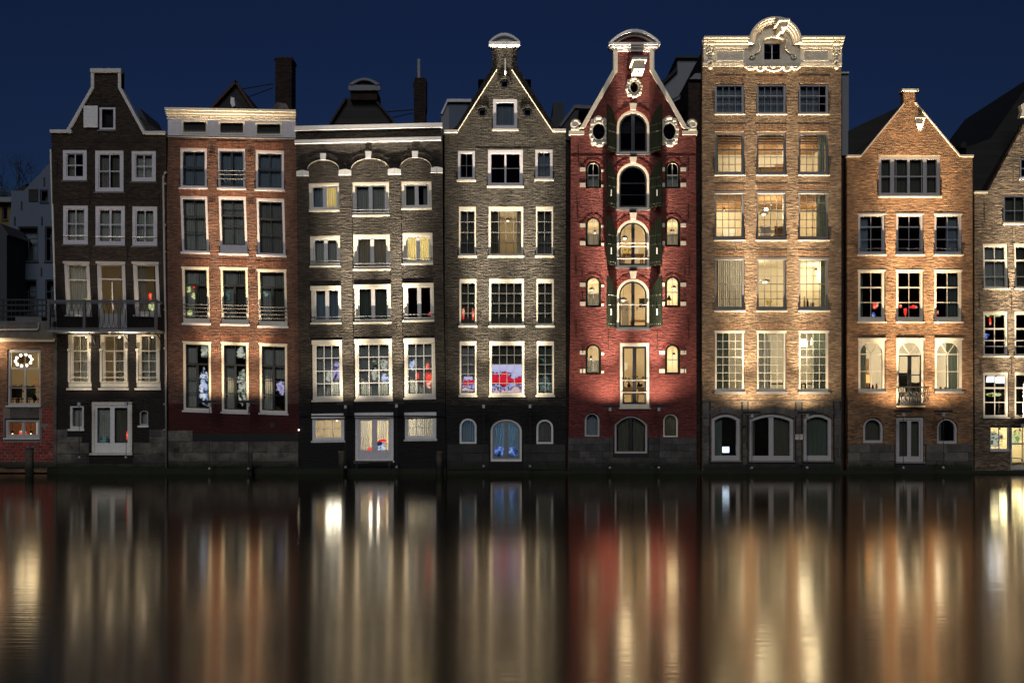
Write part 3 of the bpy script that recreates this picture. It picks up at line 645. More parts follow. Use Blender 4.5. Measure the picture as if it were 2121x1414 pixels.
# ================================================================== H2: rust brick house with white attic board
H = House('rust brick house with a white attic board over black-sashed windows', 482)
H2 = H
K = dict(fr='mauve', cw=5, ct=6, cb=4, sash='black', sw=2.2, bar=1.6, rec=.04, sp=.04)
win(H, 373, 306.6, 428.6, 388, cols=(.5,), rows=(.46,), heavy=(0,), cur=((0, 1, 'c_blue'),), sill='mauve', skew=(0, 1), **K)
win(H, 451, 308, 508, 389.6, mull=5, cur=((0, 1, 'c_blue'),), rails=(.56, .66, .77), railmat='railgrey', sill='mauve', skew=(1, 1), **K)
win(H, 529, 311.5, 588, 392, cols=(.5,), rows=(.46,), heavy=(0,), cur=((0, 1, 'c_blue'),), sill='mauve', skew=(0, 1.5), **K)
win(H, 374.5, 406, 431, 522, cols=(.5,), rows=(.33, .65), heavy=(0,), cur=((0, 1, 'c_grey'),), sill='mauve', skew=(4, 1), **K)
win(H, 453.5, 406.5, 511, 525, cols=(.5,), rows=(.16, .34, .58), heavy=(1,), cur=((0, 1, 'c_grey'),), sill='mauve', skew=(4, 1), **dict(K, cb=18))
win(H, 531.5, 411, 590, 528, cols=(.5,), rows=(.33, .65), heavy=(0,), cur=((0, 1, 'c_white'),), sill='mauve', skew=(3, 2), **K)
for i, (x0, x1, y0, y1) in enumerate(((377.5, 433.5, 552, 669), (457, 514, 553, 671), (534, 594, 557, 675))):
    win(H, x0, y0, x1, y1, rows=(.30,), heavy=(0,), mull=5, mrow=y0 + 36, cur=((0, 1, 'c_grey', -.04, .3), (0, .55, 'c_grey'), (.55, 1, 'c_dark')), rails=(.67, .73, .80, .87), sill='mauve', skew=(3, 1), head=4, **dict(K, cb=10, fr='cream'))
for i, (x0, x1, y0, y1) in enumerate(((379, 437, 707, 850), (458.3, 515, 708.4, 853), (537, 595, 711, 855))):
    win(H, x0, y0, x1, y1, cols=(.5,), rows=(.30, .54, .77), heavy=(0,), mull=5, mrow=y0 + 45, cur=((0, .48, 'c_grey'),) if i != 2 else ((0, .5, 'c_grey'), (.5, 1, 'c_grey', -.04, .5)), sill='mauve', skew=(1, 2), head=3, **dict(K, fr='cream', cb=5))
H.wall([(348, 978), (619, 978), (619, 540), (612.5, 287), (348, 279), (345.5, 400), (347.5, 690)], 'b_rust')
H.body([(349, 978), (618, 978), (611, 290), (349, 290)], 'b_dark')
# attic board with three vents
AT = [(348, 281), (612.5, 286), (612.5, 231), (348, 226)]
vents = [(376.5, 249, 431, 277), (453, 251, 508, 279), (529, 254, 585, 281)]
pprism(AT, -0.03, 0.25, [rect(*v) for v in vents]).build('attic_board', M['mauve'], H.root)
for (a, b, c, d) in vents:
    w = pprism(rect(a + .05, b + .05, c - .05, d - .05), -0.05, 0.10, [rect(a + 4, b + 4, c - 4, d - 3)]).build('window', M['cream'], H.root)
    addbox(MB(), a + 4, b + 4, c - 4, d - 3, 0.09, 0.12).build('pane', M['joint'], w)
    for k in range(16): 
        q = a + 6 + k * (c - a - 12) / 15; MB().tube([(X(q), 0.04, Z(d - 3)), (X(q), 0.04, Z(d - 8))], 0.006, 4).build('spike', M['lgrey'], w)
for (y0, y1, pr, m) in ((226, 231, 0.26, 'cream'), (231, 236.5, 0.20, 'cream'), (236.5, 241, 0.12, 'cream'), (244.5, 247, 0.07, 'mauve')):
    pprism([(347 - pr * 8, y1), (613 + pr * 8, y1 + 5), (613 + pr * 8, y0 + 5), (347 - pr * 8, y0)], -pr, 0.03).build('cornice', M[m], H.root)
mb = MB()
for k in range(88):
    x = 349 + k * 3; y = 241.2 + (x - 348) / 264 * 5; addbox(mb, x, y, x + 1.5, y + 3, -0.105, -0.03)
mb.build('dentils', M['cream'], H.root)
pprism([(347, 284), (613, 289), (613, 286.2), (347, 281.2)], -0.09, 0.02).build('lead_flashing', M['lead'], H.root)
for x, y, s in ((373, 305, 1), (451, 306, 1), (529, 309, 1), (373, 404, 1), (452, 404.5, 1), (531, 408.5, 1), (376, 550, 1), (456, 551, 1), (534, 554.5, 1), (379, 705, 1), (458, 706, 1), (536, 708.5, 1)):
    soldier(H, x, x + 57, y, 14, 'b_rust_v', sy=s)
brick_marks(H, [(440, 324), (518, 326), (440.6, 425), (519.7, 427), (443, 570), (523, 572), (445.5, 725), (525, 727)])
MB().lathe(X(564), Z(880), [(0.11, -0.02), (0.11, 0.01)], 12, 'y').build('round_vent', M['iron'], H.root)
bed(H, 349, 898, 618, 972)
blocks(H, 349, 891, 618, 968, 38, 19, 'plinth', jit=0.4, edge=lambda x: 890 + (x - 350) / 268 * 6)
MB().ball((X(619.5), -0.06, Z(890)), 0.028, n=8, m=5).build('marker_light', WBULB, H.root)
room(H, 352, 296, 610, 398, 'roomdark'); room(H, 352, 399, 612, 540, 'roomdark'); room(H, 352, 545, 615, 690, 'roomdark'); room(H, 352, 700, 616, 862, 'roomdark')
# roof gable and hoist behind the attic board
MB().poly([cv([(431, 232), (528, 232), (488, 168)], 2)], 2.0, 9).build('roof', M['tile'], H.root)
for p in ([(427, 232), (488, 166)], [(488, 166), (531, 232)]): pprism(offset_line(p, 4), 1.8, 2.05, Y=1.8).build('ridge_tiles', M['tileo'], H.root)
pprism([(478, 201), (485, 203), (487, 219), (481, 222), (477, 214)], 0.4, 1.6, Y=0.4).build('hoist_beam', M['white'], H.root)
# chimney with three pots
ch = pprism([(570, 229), (604, 229), (604, 126), (606, 126), (606, 120), (568, 120), (568, 126), (570, 126)], 2.5, 3.4, Y=2.5).build('chimney', M['b_chim'], H.root)
for x in (574, 584, 595): MB().lathe(X(x + 3.5, 2.5), 2.95, [(0.085, Z(121, 2.5)), (0.095, Z(112, 2.5))], 10).build('chimney_pot', M['tileo'], ch)
pprism([(563, 229), (600, 229), (593, 215), (575, 212), (566, 220)], 2.3, 2.5, Y=2.3).build('cement_foot', M['plinth'], ch)
for a, b in (((502.5, 184.6), (567, 174)), ((514, 201.5), (566, 182))): MB().tube([(X(a[0], 2.6), 2.6, Z(a[1], 2.6)), (X(b[0], 2.6), 2.6, Z(b[1], 2.6))], 0.025, 5).build('tie_rod', M['iron'], ch)

# ================================================================== H3: taupe brick house with three blind arches
H = House('wide taupe brick house with white keystones over three blind arches', 767)
H3 = H
K = dict(cw=7, ct=6, cb=4, sw=3, sash='white', fr='cream', hp=-0.04, rec=.045, sp=.04)
def lowwin(x0, y0, x1, y1, cur, rl=(.84, .93), sk=(1, -1), hd=0, **kw):
    return win(H, x0, y0, x1, y1, mull=8, cur=cur, rails=rl, railmat='railgrey', skew=sk, sill='cream', sh=3.5, head=hd, **dict(K, **kw))
lowwin(638.5, 379, 706, 435, ((0, .42, 'c_blue'), (.58, 1, 'c_yellow')), rl=())
lowwin(728, 377, 806.5, 445, ((0, 1, 'c_grey'),))
lowwin(830.5, 375.5, 895, 431, ((.0, .48, 'c_dark'), (.75, 1, 'c_white')), rl=())
lowwin(642, 488, 707, 550, ((0, 1, 'c_grey'),))
lowwin(731.5, 485.5, 809.5, 557, ((0, 1, 'c_white'),))
lowwin(833.5, 482, 898.5, 545, ((0, 1, 'c_yellow'),), rl=(.84,))
lowwin(644.5, 592, 710, 668, ((0, 1, 'c_blue'),), hd=9)
lowwin(734, 589, 811, 667, ((0, .4, 'c_green'), (.5, 1, 'c_green')), hd=8)
lowwin(835, 586, 901, 663, (), hd=8)
for x0, y0, x1, y1 in ((647, 704, 710.5, 828), (735, 701.6, 813, 827), (837, 700, 902, 823)):
    win(H, x0, y0, x1, y1, cols=(.333, .667), rows=(.24, .50, .75), cur=((0, 1, 'c_grey'),), skew=(1, -1), sill='cream', head=9, **dict(K, cw=6, ct=10, cb=6, sw=2, bar=1.6))
win(H, 646.5, 856, 713, 912, cols=(.333, .667), rows=(.5,), skew=(0, -1), sill='offwhite', head=10, **dict(K, fr='white', cw=5, ct=12, cb=5, sw=2, bar=1.4))
win(H, 735.5, 854, 815, 954, skew=(0, -1), sill='offwhite', name='door', label='pair of pale lilac garden doors standing just above the water', mull=11, kick=13, cur=((0, .33, 'c_white'), (.62, .85, 'c_white')), head=10, **dict(K, fr='white', sash='mauve', cw=6, ct=12, cb=4, sw=5))
win(H, 838.5, 853.5, 903.5, 909, cols=(.333, .667), rows=(.5,), skew=(0, -1), sill='offwhite', head=10, cur=((0, .5, 'c_white'), (.5, 1, 'c_grey')), **dict(K, fr='white', cw=5, ct=12, cb=5, sw=2, bar=1.4))
H.wall([(620, 978), (924, 978), (918, 560), (916, 259), (613, 266), (617, 560)], 'b_taupe', y0=0.0)
H.body([(621, 978), (922, 978), (914, 268), (615, 272)], 'b_dark')
# the piers and the arched upper wall stand proud of the bays
def bay(x0, x1, ys, rise, xb0, xb1, yb=860): 
    hw = (x1 - x0) / 2; xc = (x0 + x1) / 2; p = [(xb0, yb), (xb1, yb), (x1, ys)]
    for i in range(1, 15): t = math.pi * i / 15; p.append((xc + hw * math.cos(t), ys - rise * math.sin(t)))
    return p + [(x0, ys)]
bays = [bay(639, 702, 352, 19, 645, 712), bay(728.5, 806, 353, 23, 734, 815), bay(830, 893, 349, 21, 836, 904)]
pprism([(620.5, 862), (923, 862), (918, 560), (916, 262), (613.5, 268), (617, 560)], -0.07, -0.002, bays).build('pier_wall', M['b_taupe'], H.root)
for (x0, x1, ys, rise) in ((639, 702, 352, 19), (728.5, 806, 353, 23), (830, 893, 349, 21)):
    arch_ring(H, x0, x1, ys, rise, 13, 'b_taupe_v', 30, -0.085, -0.065)
    arch_ring(H, x0 - 0.2, x1 + 0.2, ys, rise, 1.2, 'cream', 30, -0.10, -0.066, name='arch_trim')
for (a, b, c, d) in ((664, 319, 676, 333), (757.5, 315, 770, 329.5), (853.5, 314.5, 866.5, 328)):
    pprism([(a + 1, d), (b_ := c - 1, d), (c, b), (a, b)], -0.14, -0.02).build('keystone', M['white'], H.root)
for x0, x1, y in ((615, 640, 366), (702.5, 728.5, 364), (804, 831, 362), (893, 917, 359)):
    xm = (x0 + x1) / 2
    for a, b in ((x0, xm - .3), (xm + .3, x1)):
        pl = [(a, y), (b, y), (b, y - (12.5 if a < xm - 1 else 10)), (a, y - (10 if a < xm - 1 else 12.5))]
        pprism(pl, -0.13, -0.02).build('impost_stone', M['white'], H.root)
pprism([(612, 273.5), (916.5, 266.5), (916.5, 257), (612, 264)], -0.22, 0.3).build('cornice', M['white'], H.root)
pprism([(612, 300), (914, 292.5), (914, 285), (612, 292.5)], -0.20, 0.01).build('lower_cornice', M['white'], H.root)
anchors(H, [(715, 560), (820, 555), (625, 590), (909, 570), (715, 670), (820, 670)], 34); anchors(H, [(626, 455), (717, 455), (819, 455), (908, 440)], 26)
brick_marks(H, [(719, 395), (818, 391), (719, 500), (818, 498), (721, 618), (823, 618), (723, 729), (825, 729)], 'b_taupe_v')
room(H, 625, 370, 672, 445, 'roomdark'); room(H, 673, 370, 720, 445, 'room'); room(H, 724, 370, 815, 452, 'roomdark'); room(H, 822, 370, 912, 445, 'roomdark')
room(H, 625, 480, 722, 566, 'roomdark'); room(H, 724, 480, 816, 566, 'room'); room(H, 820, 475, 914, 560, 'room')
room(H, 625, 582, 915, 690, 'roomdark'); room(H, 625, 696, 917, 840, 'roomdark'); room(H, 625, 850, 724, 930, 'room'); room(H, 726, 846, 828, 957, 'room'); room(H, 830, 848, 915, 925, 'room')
MB().poly([cv([(680, 262), (823, 262), (776, 204), (715, 204)], 2)], 2, 10).build('roof', M['tile'], H.root)
for p in ([(677, 262), (714, 203)], [(777, 203), (826, 262)]): pprism(offset_line(p, 4), 1.8, 2.05, Y=1.8).build('ridge_tiles', M['tile'], H.root)
dm = MB().poly([cv([(726, 207), (781, 207), (781, 187), (726, 187)], 1.7)], 1.7, 3).build('dormer', M['b_chim'], H.root)
addbox(MB(), 722, 177, 788, 188, 1.55, 1.72, Y=1.6).build('dormer_cornice', M['whiterender'], dm)
arc = [(722 + 66 * i / 14, 176 - 13 * math.sin(math.pi * i / 14)) for i in range(15)]; arc2 = [(x + (755 - x) * 0.12, y + 4.5 * (1 if 0 < i < 14 else 0)) for i, (x, y) in enumerate(arc)]
pprism(arc + arc2[::-1], 1.5, 1.75, Y=1.6).build('pediment_arch', M['whiterender'], dm); pprism(arc, 1.66, 1.9, Y=1.6).build('tympanum', M['b_chim'], dm)
ch = pprism([(857, 258), (881, 258), (881, 228), (882.5, 226), (882.5, 163), (877, 161), (860, 161), (855, 176), (857, 186)], 2.5, 3.2, Y=2.5).build('chimney', M['b_chim'], H.root)
MB().tube([(X(868, 2.7), 2.7, Z(163, 2.7)), (X(867.5, 2.7), 2.7, Z(123, 2.7))], 0.075, 8).build('flue_pipe', M['steel'], ch)
MB().tube([(X(864, 2.7), 2.7, Z(163, 2.7)), (X(864, 2.7), 2.7, Z(148, 2.7))], 0.02, 6).build('flue_pipe', M['iron'], ch)
for a, b in (((801, 232), (856, 227.5)), ((813, 244), (855, 234.5))): MB().tube([(X(a[0], 2.6), 2.6, Z(a[1], 2.6)), (X(b[0], 2.6), 2.6, Z(b[1], 2.6))], 0.025, 5).build('tie_rod', M['iron'], ch)
MB().tube([(X(735.4), -0.42, Z(955)), (X(816), -0.42, Z(955))], 0.05, 6).build('fender_beam', M['oldwood'], H.root)
for x in (742, 809): MB().box(X(x - 2), X(x + 2), -0.45, -0.39, -0.2, Z(956)).build('fender_post', M['oldwood'], H.root)

# ================================================================== H4: grey brick spout gable house
H = House('grey brick house with a steep spout gable and white framed tall windows', 1046)
H4 = H
K = dict(fr='cream', cw=5, ct=5, cb=5, sash='greyp', sw=1.2, bar=1.2, rec=.02, sp=.035)
win(H, 1021, 205.6, 1071.5, 267.5, cur=((0, 1, 'c_blue'),), sill='cream', **dict(K, fr='mauve', cw=6.5, ct=7, cb=8))
for cx_, cy_ in ((1045, 173), (999, 232), (1092.7, 232)):
    H.holes.append([(cx_ + 10 * math.cos(t * math.pi / 8), cy_ + 10 * math.sin(t * math.pi / 8)) for t in range(16)])
    rg = [(cx_ + 9.9 * math.cos(t * math.pi / 8), cy_ + 9.9 * math.sin(t * math.pi / 8)) for t in range(16)]
    w = pprism(rg, 0.10, 0.2, [rect(cx_ - 5.5, cy_ - 5.5, cx_ + 5.5, cy_ + 5.5)]).build('window', M['black'], H.root)
    addbox(MB(), cx_ - 5.5, cy_ - 5.5, cx_ + 5.5, cy_ + 5.5, 0.14, 0.15).build('pane', M['glass'], w)
    arch_ring(H, cx_ - 10, cx_ + 10, cy_, 10, 4.5, 'b_grey', 12, -0.03, 0.01)
win(H, 948.4, 312.4, 984, 372.5, cols=(.5,), rows=(.5,), sill='cream', **dict(K, fr='mauve'))
win(H, 1010.7, 310.6, 1083, 385, cols=(.5,), rows=(.5,), mull=4, sill='cream', **dict(K, fr='mauve', sash='mauve', cw=6, ct=7, cb=6, sw=1))
win(H, 1108.6, 310, 1144.7, 371, cols=(.5,), rows=(.5,), cur=((0, 1, 'c_blue'),), sill='cream', **dict(K, fr='mauve'))
def row(y0, y1, xs, curs, rw=(.25, .5, .75), rl=()):
    for (x0, x1), cu in zip(xs, curs):
        wide = x1 - x0 > 50
        win(H, x0, y0, x1, y1, cols=((.25, .5, .75) if wide else (.5,)), rows=rw, cur=cu, sill='cream', rails=rl, **dict(K, cw=4 if wide else 2.8, ct=8, cb=4))
row(428, 529.5, ((950.5, 986), (1012, 1084), (1110, 1145.8)), (((0, 1, 'c_dark'),), ((0, .3, 'c_dark'), (.85, 1, 'c_grey')), ((0, 1, 'c_dark'), (.1, .9, 'c_white', .55, .97))))
row(577.5, 674, ((951.7, 987), (1013, 1085.5), (1111, 1147)), (((0, 1, 'c_dark'),), ((0, 1, 'c_dark'),), ((0, 1, 'c_dark'),)))
row(706.5, 818, ((952, 987), (1014, 1086), (1111.6, 1147.4)), (((0, 1, 'c_grey'),), ((0, 1, 'c_dark', -.02, .45),), ((0, 1, 'c_green'),)), rw=(.2, .4, .6, .8))
win(H, 952, 866, 987, 918.6, top='round', fr='white', rec=.02, cw=4, ct=4, cb=4, sash='black', sw=.8, cur=((0, 1, 'c_blue'),), sill=None)
win(H, 1111, 868, 1145.8, 919, top='round', fr='white', rec=.02, cw=4, ct=4, cb=4, sash='black', sw=.8, cur=((0, 1, 'c_dark'),), sill=None)
win(H, 1016, 866.5, 1080.7, 955.5, top='round', rise=24, fr='white', cw=4, ct=4.5, cb=5, sash='greyp', sw=4, mull=7, sill=None, cur=((0, 1, 'c_blue'),), name='door', label='pair of arched blue-lit glazed doors in a white frame')
Gb = [(925, 978), (1172, 978), (1171.6, 271), (1153, 266.5), (1071, 142), (1071, 98), (1019, 98), (1019, 142.6), (940.7, 270), (921, 273), (921, 600)]
H.wall(Gb, 'b_grey')
H.body([(926, 978), (1171, 978), (1170, 280), (1045, 150), (923, 280)], 'b_dark')
MB().poly([cv([(944, 270), (1150, 268), (1046, 110)])], 0.33, 9).build('roof', M['tile'], H.root)
# raised outer bands of the gable
pprism([(940.7, 271), (948.4, 271), (1028, 145), (1028, 141), (1019, 141)], -0.09, -0.002).build('gable_band', M['b_grey'], H.root)
pprism([(1144, 271), (1153, 269), (1071, 139), (1061, 141), (1061, 145)], -0.09, -0.002).build('gable_band', M['b_grey'], H.root)
for p in ([(948.4, 271), (1028.5, 145)], [(1060.5, 145), (1144, 271)]): pprism(offset_line(p, 1.0), -0.12, -0.003).build('gable_edge', M['cream'], H.root)
addbox(MB(), 921, 270.5, 948.4, 276, -0.14, 0.32).build('shoulder_coping', M['cream'], H.root); addbox(MB(), 1144, 268.5, 1172, 274, -0.14, 0.32).build('shoulder_coping', M['cream'], H.root)
addbox(MB(), 1013, 90, 1077, 96.5, -0.22, 0.36).build('gable_cap', M['white'], H.root)
addbox(MB(), 1016, 96.6, 1074, 98.6, -0.12, 0.33).build('cap_moulding', M['white'], H.root)
arc = [(1013 + 64 * i / 18, 89.8 - 18 * math.sin(math.pi * i / 18) ** 0.8) for i in range(19)]; ar2 = [(1045 + (x - 1045) * 0.86, 89.8 + (y - 89.8) * 0.70) for x, y in arc]
pprism(arc + ar2[::-1], -0.20, 0.34).build('pediment_arch', M['white'], H.root); pprism(ar2, -0.03, 0.30).build('tympanum', M['offwhite'], H.root)
MB().box(X(1045.2), X(1048), -0.55, 0.0, Z(156), Z(130)).build('hoist_beam', M['white'], H.root)
anchors(H, [(997, 275), (1096, 275)], 36)
addbox(MB(), 985, 307, 1110, 308.6, -0.006, 0.01).build('string_course', M['b_grey'], H.root)
blocks(H, 926, 920, 1171, 972, 46, 18, 'blackstone', avoid=((1013, 860, 1084, 960),), proud=0.02)
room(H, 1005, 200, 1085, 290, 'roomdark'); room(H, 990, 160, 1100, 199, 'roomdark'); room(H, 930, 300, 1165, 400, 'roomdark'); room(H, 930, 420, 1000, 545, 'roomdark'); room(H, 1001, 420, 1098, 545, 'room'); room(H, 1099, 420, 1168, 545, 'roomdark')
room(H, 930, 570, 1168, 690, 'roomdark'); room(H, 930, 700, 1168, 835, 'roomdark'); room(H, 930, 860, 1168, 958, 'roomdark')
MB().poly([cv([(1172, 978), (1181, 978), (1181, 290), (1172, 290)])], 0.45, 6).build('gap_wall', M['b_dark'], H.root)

# ================================================================== H5: red warehouse with shutters
H = House('red painted warehouse with dark green shutters, scrolls and a bell-shaped white-edged gable', 1311)
H5 = H
def bigarch(y0, y1, x0=1277.5, x1=1345, mull=7, rows=(), rails=(), cur=(), **kw):
    w = win(H, x0, y0, x1, y1, top='round', fr='cream', cw=5, ct=5, cb=3, sash='black', sw=3.5, mull=mull, rows=rows, rails=rails, railmat='lgrey', sill='lead', sh=4, sp=0.05, cur=cur, rec=0.02, **kw)
    arch_ring(H, x0, x1, y0 + (x1 - x0) / 2, (x1 - x0) / 2, 10, 'b_red_v', 26)
    return w
bigarch(229, 317); bigarch(337, 432, mull=0, rows=(.42, .72)); bigarch(455, 552, rails=(.50, .57, .83)); bigarch(577, 680, rails=(.52,))
def shutter(px, side, y_hi, y_lo_top, y1):
    """arched plank shutter swung out on its hinges; side -1 hangs on the left of the opening"""
    wdt = 0.66; ang = R(50); n = 8; x0 = X(px); z1 = Z(y1); zl = Z(y_lo_top); zh = Z(y_hi)
    rt = bpy.data.objects.new('shutter', bpy.data.meshes.new('shutter'))
    # front leaf in local axes: u along the leaf, away from the hinge
    def leaf(u0, u1, zb, f, t0, t1):
        m = MB(); lo = [(u0, zb), (u1, zb)]; k = 6
        for i in range(k + 1):
            u = u1 + (u0 - u1) * i / k; lo.append((u, f(u)))
        m.poly([lo], t0, t1)
        ca, sa = math.cos(ang), math.sin(ang)
        m.v = [(x0 + side * (u * ca - t * sa * 0), -0.03 - u * sa - t, z) if False else (x0 + side * (u * ca + t * sa), -0.05 - u * sa + t * ca, z) for (u, t, z) in m.v]
        return m
    top = lambda u: zl + (zh - zl) * math.sin(min(1, u / wdt) * math.pi / 2)
    body = leaf(0, wdt, z1, top, 0, 0.02).build('shutter', M['green'], H.root)
    k = 5
    for i in range(k):
        a, b = wdt * i / k + 0.006, wdt * (i + 1) / k - 0.006
        leaf(a, b, z1 + 0.01, lambda u: top(u) - 0.015, 0.021, 0.038).build('plank', M['green'], body)
        leaf(a, b, z1 + 0.01, lambda u: top(u) - 0.015, -0.018, -0.001).build('plank', M['green'], body)
    studs = MB()
    for zz in (z1 + 0.12, z1 + (zl - z1) * 0.5 + 0.18, zl - 0.12):
        leaf(0.01, wdt - 0.02, zz - 0.035, lambda u: zz + 0.035, 0.0385, 0.05).build('strap_hinge', M['green'], body)
        for j in range(6):
            u = 0.06 + j * 0.105; ca, sa = math.cos(ang), math.sin(ang)
            for t in (-0.03, 0.055): studs.ball((x0 + side * (u * ca + t * sa), -0.05 - u * sa + t * ca, zz), 0.010, n=6, m=4)
    studs.build('stud', M['steel'], body)
    if y1 > 330:
        u = 0.42; ca, sa = math.cos(ang), math.sin(ang); zz = z1 + (zl - z1) * 0.42
        for t in (-0.035, 0.05): MB().box(x0 + side * (u * ca + t * sa) - 0.02, x0 + side * (u * ca + t * sa) + 0.02, -0.05 - u * sa + t * ca - 0.01, -0.05 - u * sa + t * ca + 0.01, zz - 0.12, zz + 0.14).build('latch', M['white'], body)
    bpy.data.objects.remove(rt)
for yh, yl, y1 in ((222, 256, 316), (335, 366, 431), (451, 484, 551), (574, 607, 678)):
    shutter(1276.5, -1, yh, yl, y1); shutter(1346, 1, yh, yl, y1)
for (y0, y1) in ((215, 227.5), (326, 337), (441, 454), (562, 574.5)): pprism([(1306.5, y1 + 1), (1316.5, y1 + 1), (1319, y0), (1304, y0)], -0.08, 0.01).build('keystone', M['cream'], H.root)
for (y0, y1) in ((333, 390), (448.6, 510.5), (571.5, 636), (712, 775)):
    for x0, x1 in ((1213, 1245), (1377.5, 1409)):
        lit = y0 > 440
        win(H, x0, y0, x1, y1, top='round', fr='green', cw=4.5, ct=4, cb=4, sash='cream' if y0 < 400 else 'lgrey', sw=0.6, cols=(.5,), rows=(.52,), bar=1.2, heavy=(0,), sill=None, rec=0.04,
            cur=((0, 1, 'c_grey', .55, 1.0),) if y0 < 560 or x0 < 1300 else ())
        arch_ring(H, x0, x1, y0 + 16, 16, 5, 'b_red_v', 16)
        for yy in (y0 + 14, y1 - 11):
            addbox(MB(), x0 - 12, yy, x0 - 0.5, yy + 8, -0.02, 0.01).build('white_block', M['cream'], H.root)
            addbox(MB(), x1 + 0.5, yy + 4, x1 + 6, yy + 9, -0.02, 0.01).build('white_block', M['cream'], H.root) if x0 < 1300 else addbox(MB(), x0 - 6, yy + 4, x0 - 12.6, yy + 9, -0.02, 0.01) and None
            if x0 > 1300: addbox(MB(), x1 + 0.5, yy, x1 + 12, yy + 8, -0.02, 0.01).build('white_block', M['cream'], H.root)
win(H, 1283.6, 710, 1345.7, 844.6, fr='cream', cw=6, ct=7, cb=8, sash='black', sw=4, mull=8, rails=(.575, .76), railmat='lgrey', sill='cream', sh=2, name='door', label='tall black glazed double door in a white frame')
win(H, 1211, 854, 1242, 903.8, top='round', fr='lgrey', cw=3.5, ct=3.5, cb=3, sash='greyp', sw=.8, cur=((0, 1, 'c_blue'),), sill=None)
win(H, 1373.6, 855.6, 1404.5, 904.8, top='round', fr='cream', cw=3.5, ct=3.5, cb=3, sash='black', sw=.8, cur=((0, 1, 'c_dark'),), sill=None)
win(H, 1273, 860, 1341, 938.6, top='seg', rise=18, fr='lgrey', cw=4, ct=4, cb=4, sash='black', sw=1.5, mull=6, cur=((0.1, .45, 'c_dark'), (.6, .95, 'c_dark')), sill=None)
# oval windows with carved surrounds
def oval(cx, cy, rx, ry, w, h):
    H.holes.append([(cx + (rx + .1) * math.cos(t * math.pi / 10), cy + (ry + .1) * math.sin(t * math.pi / 10)) for t in range(20)])
    hole = [(cx + rx * math.cos(t * math.pi / 16), cy + ry * math.sin(t * math.pi / 16)) for t in range(32)]
    o = [(cx + w / 2 * (abs(math.cos(t)) ** 0.6) * math.copysign(1, math.cos(t)) * (1 + 0.06 * math.cos(8 * t)), cy + h / 2 * (abs(math.sin(t)) ** 0.6) * math.copysign(1, math.sin(t)) * (1 + 0.05 * math.cos(8 * t + 1))) for t in [k * math.pi / 24 for k in range(48)]]
    s = pprism(o, -0.06, 0.01, [hole]).build('carved_surround', M['cream'], H.root)
    o2 = [(cx + (rx + 2.5) * math.cos(t * math.pi / 16), cy + (ry + 2.5) * math.sin(t * math.pi / 16)) for t in range(32)]
    pprism(o2, -0.11, -0.05, [hole]).build('oval_moulding', M['cream'], s)
    mb = MB()
    for k in range(16):
        t = k * math.pi / 8 + 0.2; mb.ball((X(cx + w * 0.44 * math.cos(t)), -0.08, Z(cy + h * 0.45 * math.sin(t))), 0.055 + 0.03 * (k % 2), 0.05, n=8, m=5, lump=0.15)
    mb.ball((X(cx), -0.09, Z(cy - h * 0.47)), 0.13, 0.06, 0.09, n=10, m=5, lump=0.15); mb.ball((X(cx), -0.09, Z(cy + h * 0.47)), 0.12, 0.06, 0.08, n=10, m=5, lump=0.15)
    mb.build('carving', M['cream'], s, smooth=True)
    g_ = pprism(hole, 0.05, 0.06).build('pane', M['glass'], s)
    pprism(hole, -0.01, 0.08, [[(cx + (rx - 1.3) * math.cos(t * math.pi / 16), cy + (ry - 1.3) * math.sin(t * math.pi / 16)) for t in range(32)]]).build('sash', M['black'], s)
oval(1313, 182.5, 8, 11, 32, 39); oval(1240, 273.5, 13, 17, 37, 60); oval(1386, 273.5, 13, 17, 37, 60)
H.wall([(1176, 978), (1443, 978), (1441.5, 276), (1421, 272), (1354, 147), (1345.5, 107), (1277, 107), (1269.5, 147), (1203, 272), (1182.5, 276), (1181, 700)], 'b_red')
H.body([(1183, 978), (1440, 978), (1440, 285), (1311, 160), (1184, 285)], 'b_dark')
MB().poly([cv([(1210, 272), (1416, 272), (1312, 118)])], 0.33, 9).build('roof', M['tile'], H.root)
pprism([(1210, 267), (1279, 147), (1279, 107), (1269.5, 107), (1269.5, 145), (1203, 263), (1196, 268)], -0.12, 0.33).build('gable_coping', M['cream'], H.root)
pprism([(1414, 267), (1345, 147), (1345, 107), (1354.5, 107), (1354.5, 145), (1421.5, 263), (1428, 268)], -0.12, 0.33).build('gable_coping', M['cream'], H.root)
for x0, x1, cx_ in ((1178.5, 1210, 1190.5), (1413, 1444, 1434)):
    addbox(MB(), x0, 271.5, x1, 280, -0.07, 0.30).build('shoulder_coping', M['cream'], H.root)
    mb = MB(); s_ = 1 if cx_ < 1300 else -1
    pts = [(X(cx_ + s_ * r * math.cos(a)), -0.06, Z(259 - r * math.sin(a))) for a, r in [(k * 0.45, 10.5 - k * 0.55) for k in range(18)]]
    mb.tube(pts, [0.075 - 0.002 * k for k in range(18)], 7); mb.ball((X(cx_), -0.05, Z(259)), 0.19, 0.06, 0.19, n=14, m=6, lump=0.08)
    mb.box(X(cx_ - 8), X(cx_ + 8), -0.10, 0.1, Z(271.4), Z(265)); mb.build('scroll', M['cream'], H.root, smooth=True)
for y0, y1, xa, xb, pr in ((93, 97.5, 1260, 1366, .30), (97.5, 101.5, 1263, 1362.5, .22), (101.5, 104, 1267, 1358, .14), (104, 108, 1270, 1354, .10)):
    addbox(MB(), xa, y0, xb, y1, -pr, 0.34).build('cornice', M['white'], H.root)
